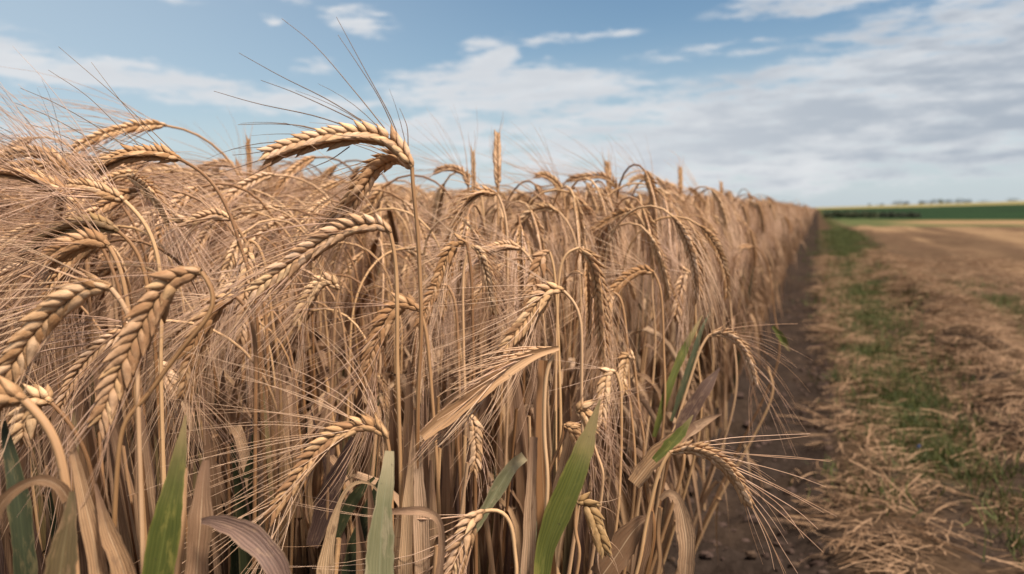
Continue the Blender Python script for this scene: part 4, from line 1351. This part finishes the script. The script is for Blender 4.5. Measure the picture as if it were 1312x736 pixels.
FILL = []
for (d, l_, s_, x_) in singles:
    H = float(crop_height(l_, d)) + (random.gauss(-.018, .030) if x_ < 480 else min(-.02, random.gauss(-.045, .045)))
    k = random.randrange(0, 14) if x_ < 480 else random.randrange(6 if l_ < -.5 else 14, len(VAR))
    loc = l_ * RV + s_ * DV
    loc[2] = ground_xy(loc[0], loc[1])
    rz = yaw_for(x_, l_)
    # keep the sky in front of the tall forked ear free
    o = place('v', k, loc, rz, (random.gauss(0, .05), random.gauss(0, .05)), H / VAR[k][5])
    ang = math.cos(rz)
    top = loc + np.array([math.cos(rz) * .13, math.sin(rz) * .13, H - .04])
    FILL.append((o, VAR[k][4], 'leftward' if ang < -.4 else 'rightward' if ang > .4 else ('towards the camera' if math.sin(rz) < 0 else 'away from the camera'), top, d))
# short stalks in front, low down
for k in range(92):
    x_ = random.uniform(-20, 860)
    d = random.uniform(.60, .86)
    p = at(x_, 600, d)
    if p @ RV > EDGE + .02:
        continue
    q = random.randrange(len(SHORT))
    topz = min(.62, max(.36, at(x_, random.uniform(500, 640), d)[2]))
    loc = np.array([p[0], p[1], ground_xy(p[0], p[1])])
    o = place('s', q, loc, random.uniform(0, 6.28), (random.gauss(0, .06), random.gauss(0, .06)), topz / SHORT[q][5])
    FILL.append((o, 'broken stalk', '', loc + np.array([0, 0, topz]), d))

# wording: which one is it? by its ear, the way it bends, and the plainest neighbour
seen = {}
for (o, word, way, top, d) in FILL:
    x, y, _ = proj(top)
    best = min(PLANTS, key=lambda r: (proj(r[1])[0] - x) ** 2 + (proj(r[1])[1] - y) ** 2)
    bx, by, bd_ = proj(best[1])
    dx, dy = x - bx, y - by
    side = ('right' if dx > 0 else 'left') if abs(dx) > abs(dy) else ('below' if dy > 0 else 'above')
    rel = {'right': 'right of', 'left': 'left of', 'below': 'below', 'above': 'above'}[side]
    gap = math.hypot(dx, dy)
    far = 'close ' if gap < 35 else 'just ' if gap < 80 else 'far '
    depth = 'set back' if d > bd_ + .25 else 'level'
    if way.startswith(('towards', 'away')):
        turn = 'facing the camera, ' if way.startswith('towards') else 'turned away, '
    else:
        turn = f'bending {way[:-4]}, ' if way else ''
    base = (word, turn, rel, best[0], far)
    seen.setdefault(base, []).append((d, o))
for (word, turn, rel, ref, far), rows in seen.items():
    rows.sort(key=lambda r: r[0])
    for k, (d, o) in enumerate(rows):
        what = 'ragged broken stalk' if word.startswith('broken') else f'{word} {turn}'.strip().rstrip(',')
        lab = f'{what}, {far}{rel} {ref}' + ('' if k == 0 else f', {ORD[k]} back')
        tag(o, lab, 'barley plant', 'barley plants at the near edge of the field')


# the rest of the field as one mass: instances carried by one object
def build_crop():
    mb = MB()
    MATS = [M_STEM, M_EAR, M_AWN, M_DRY, M_BROWN, M_DEEP, M_OLIVE]
    vid = []
    allv = VAR + SHORT
    for k, (st, ear, bd, lv, w, H) in enumerate(allv):
        n0 = mb.nv
        mb.join(st, 0)
        if ear:
            mb.join(ear, 1)
            mb.join(bd, 2)
        for b in lv:
            mb.join(b, MATS.index(b.mat or M_DRY))
        vid += [k] * (mb.nv - n0)
    pts = list(mass)
    # sides and depth
    for (dens, a, b, c, e) in [(120, -5.5, EDGE - .12, 3.2, 9), (40, -3.0, EDGE - .13, 9, 24), (16, -2.6, EDGE - .13, 24, 60), (7, -3.0, EDGE - .13, 60, 130), (14, -9, -2.5, 6, 16)]:
        l, s = candidates(dens, a, b, c, e)
        Yc = l * RV[1] + s * DV[1]
        Xc = l * RV[0] + s * DV[0]
        ok = (Yc > 3.4) | (np.abs(Xc) > 3)
        for l_, s_, x_, y_ in zip(l[ok], s[ok], Xc[ok], Yc[ok]):
            pts.append((l_, s_, y_, 656 + F * x_ / max(y_, .3)))
    # extra stems right on the edge so that it reads as a wall of stalks
    for s_ in np.concatenate([rng.uniform(1.2, 8, 420), rng.uniform(8, 30, 420), rng.uniform(30, 120, 500)]):
        l_ = EDGE + random.gauss(-.12, .03)
        y_ = l_ * RV[1] + s_ * DV[1]
        pts.append((l_, s_, y_, 656 + F * (l_ * RV[0] + s_ * DV[0]) / y_))
    P, K, RZ, TL, SCL = [], [], [], [], []
    nV = len(VAR)
    for (l_, s_, d, x_) in pts:
        loc = l_ * RV + s_ * DV
        loc[2] = 0
        short = d < 4 and random.random() < .42
        k = nV + random.randrange(len(SHORT)) if short else (random.randrange(0, 14) if x_ < 480 and d < 9 else random.randrange(6 if l_ < -.5 else 14, nV))
        H = float(crop_height(l_, d)) + (random.gauss(-.01, .028) if x_ < 480 or d > 8 else min(.005, random.gauss(-.03, .05)))
        P.append(loc)
        K.append(100 + k)
        RZ.append(yaw_for(x_, l_))
        TL.append((random.gauss(0, .06), random.gauss(0, .06)))
        SCL.append(random.uniform(.8, 1.05) if short else H / allv[k][5])
    P = np.array(P)
    P[:, 2] = ground_z(P @ RV, P @ DV)
    nv0 = mb.nv
    me = mb.mesh('barley_crop', MATS)
    n0, n1 = nv0, len(P)
    me.vertices.add(n1)
    co = np.empty(len(me.vertices) * 3, np.float32)
    me.vertices.foreach_get('co', co)
    co[n0 * 3:] = P.ravel()
    me.vertices.foreach_set('co', co)
    def attr(nm, typ, vals, key):
        a = me.attributes.new(nm, typ, 'POINT')
        a.data.foreach_set(key, vals)
    attr('vid', 'INT', np.array(vid + K, np.int32), 'value')
    rot = np.zeros((n0 + n1, 3), np.float32)
    rot[n0:, :2] = TL
    rot[n0:, 2] = RZ
    attr('rot', 'FLOAT_VECTOR', rot.ravel(), 'vector')
    sc = np.ones(n0 + n1, np.float32)
    sc[n0:] = SCL
    attr('siz', 'FLOAT', sc, 'value')
    me.update()
    ob = bpy.data.objects.new('barley_crop', me)
    COL.objects.link(ob)
    ng = bpy.data.node_groups.new('crop_spread', 'GeometryNodeTree')
    ng.interface.new_socket('Geometry', in_out='INPUT', socket_type='NodeSocketGeometry')
    ng.interface.new_socket('Geometry', in_out='OUTPUT', socket_type='NodeSocketGeometry')
    g = NT(ng)
    gi, go = g.node('NodeGroupInput'), g.node('NodeGroupOutput')
    def named(nm, typ):
        n = g.node('GeometryNodeInputNamedAttribute', data_type=typ)
        n.inputs['Name'].default_value = nm
        return n.outputs['Attribute']
    nid, nrot, nsz = named('vid', 'INT'), named('rot', 'FLOAT_VECTOR'), named('siz', 'FLOAT')
    e2r = g.node('FunctionNodeEulerToRotation')
    g.l.new(nrot, e2r.inputs[0])
    jn = g.node('GeometryNodeJoinGeometry')
    def sep(val):
        c = g.node('FunctionNodeCompare', data_type='INT', operation='EQUAL')
        g.l.new(nid, c.inputs[2])
        c.inputs[3].default_value = val
        sg = g.node('GeometryNodeSeparateGeometry', domain='POINT')
        g.l.new(gi.outputs[0], sg.inputs[0])
        g.l.new(c.outputs[0], sg.inputs[1])
        return sg.outputs[0]
    for k in range(len(allv)):
        ip = g.node('GeometryNodeInstanceOnPoints')
        g.l.new(sep(100 + k), ip.inputs['Points'])
        g.l.new(sep(k), ip.inputs['Instance'])
        g.l.new(e2r.outputs[0], ip.inputs['Rotation'])
        g.l.new(nsz, ip.inputs['Scale'])
        g.l.new(ip.outputs[0], jn.inputs[0])
    g.l.new(jn.outputs[0], go.inputs[0])
    md = ob.modifiers.new('spread', 'NODES')
    md.node_group = ng
    tag(ob, 'dense dry barley filling the field behind the nearest plants', 'barley', kind='stuff')
    return ob, len(P)


crop, n_mass = build_crop()
print('singles', len(singles), 'fill', len(FILL), 'heroes', len(PLANTS), 'mass', n_mass)
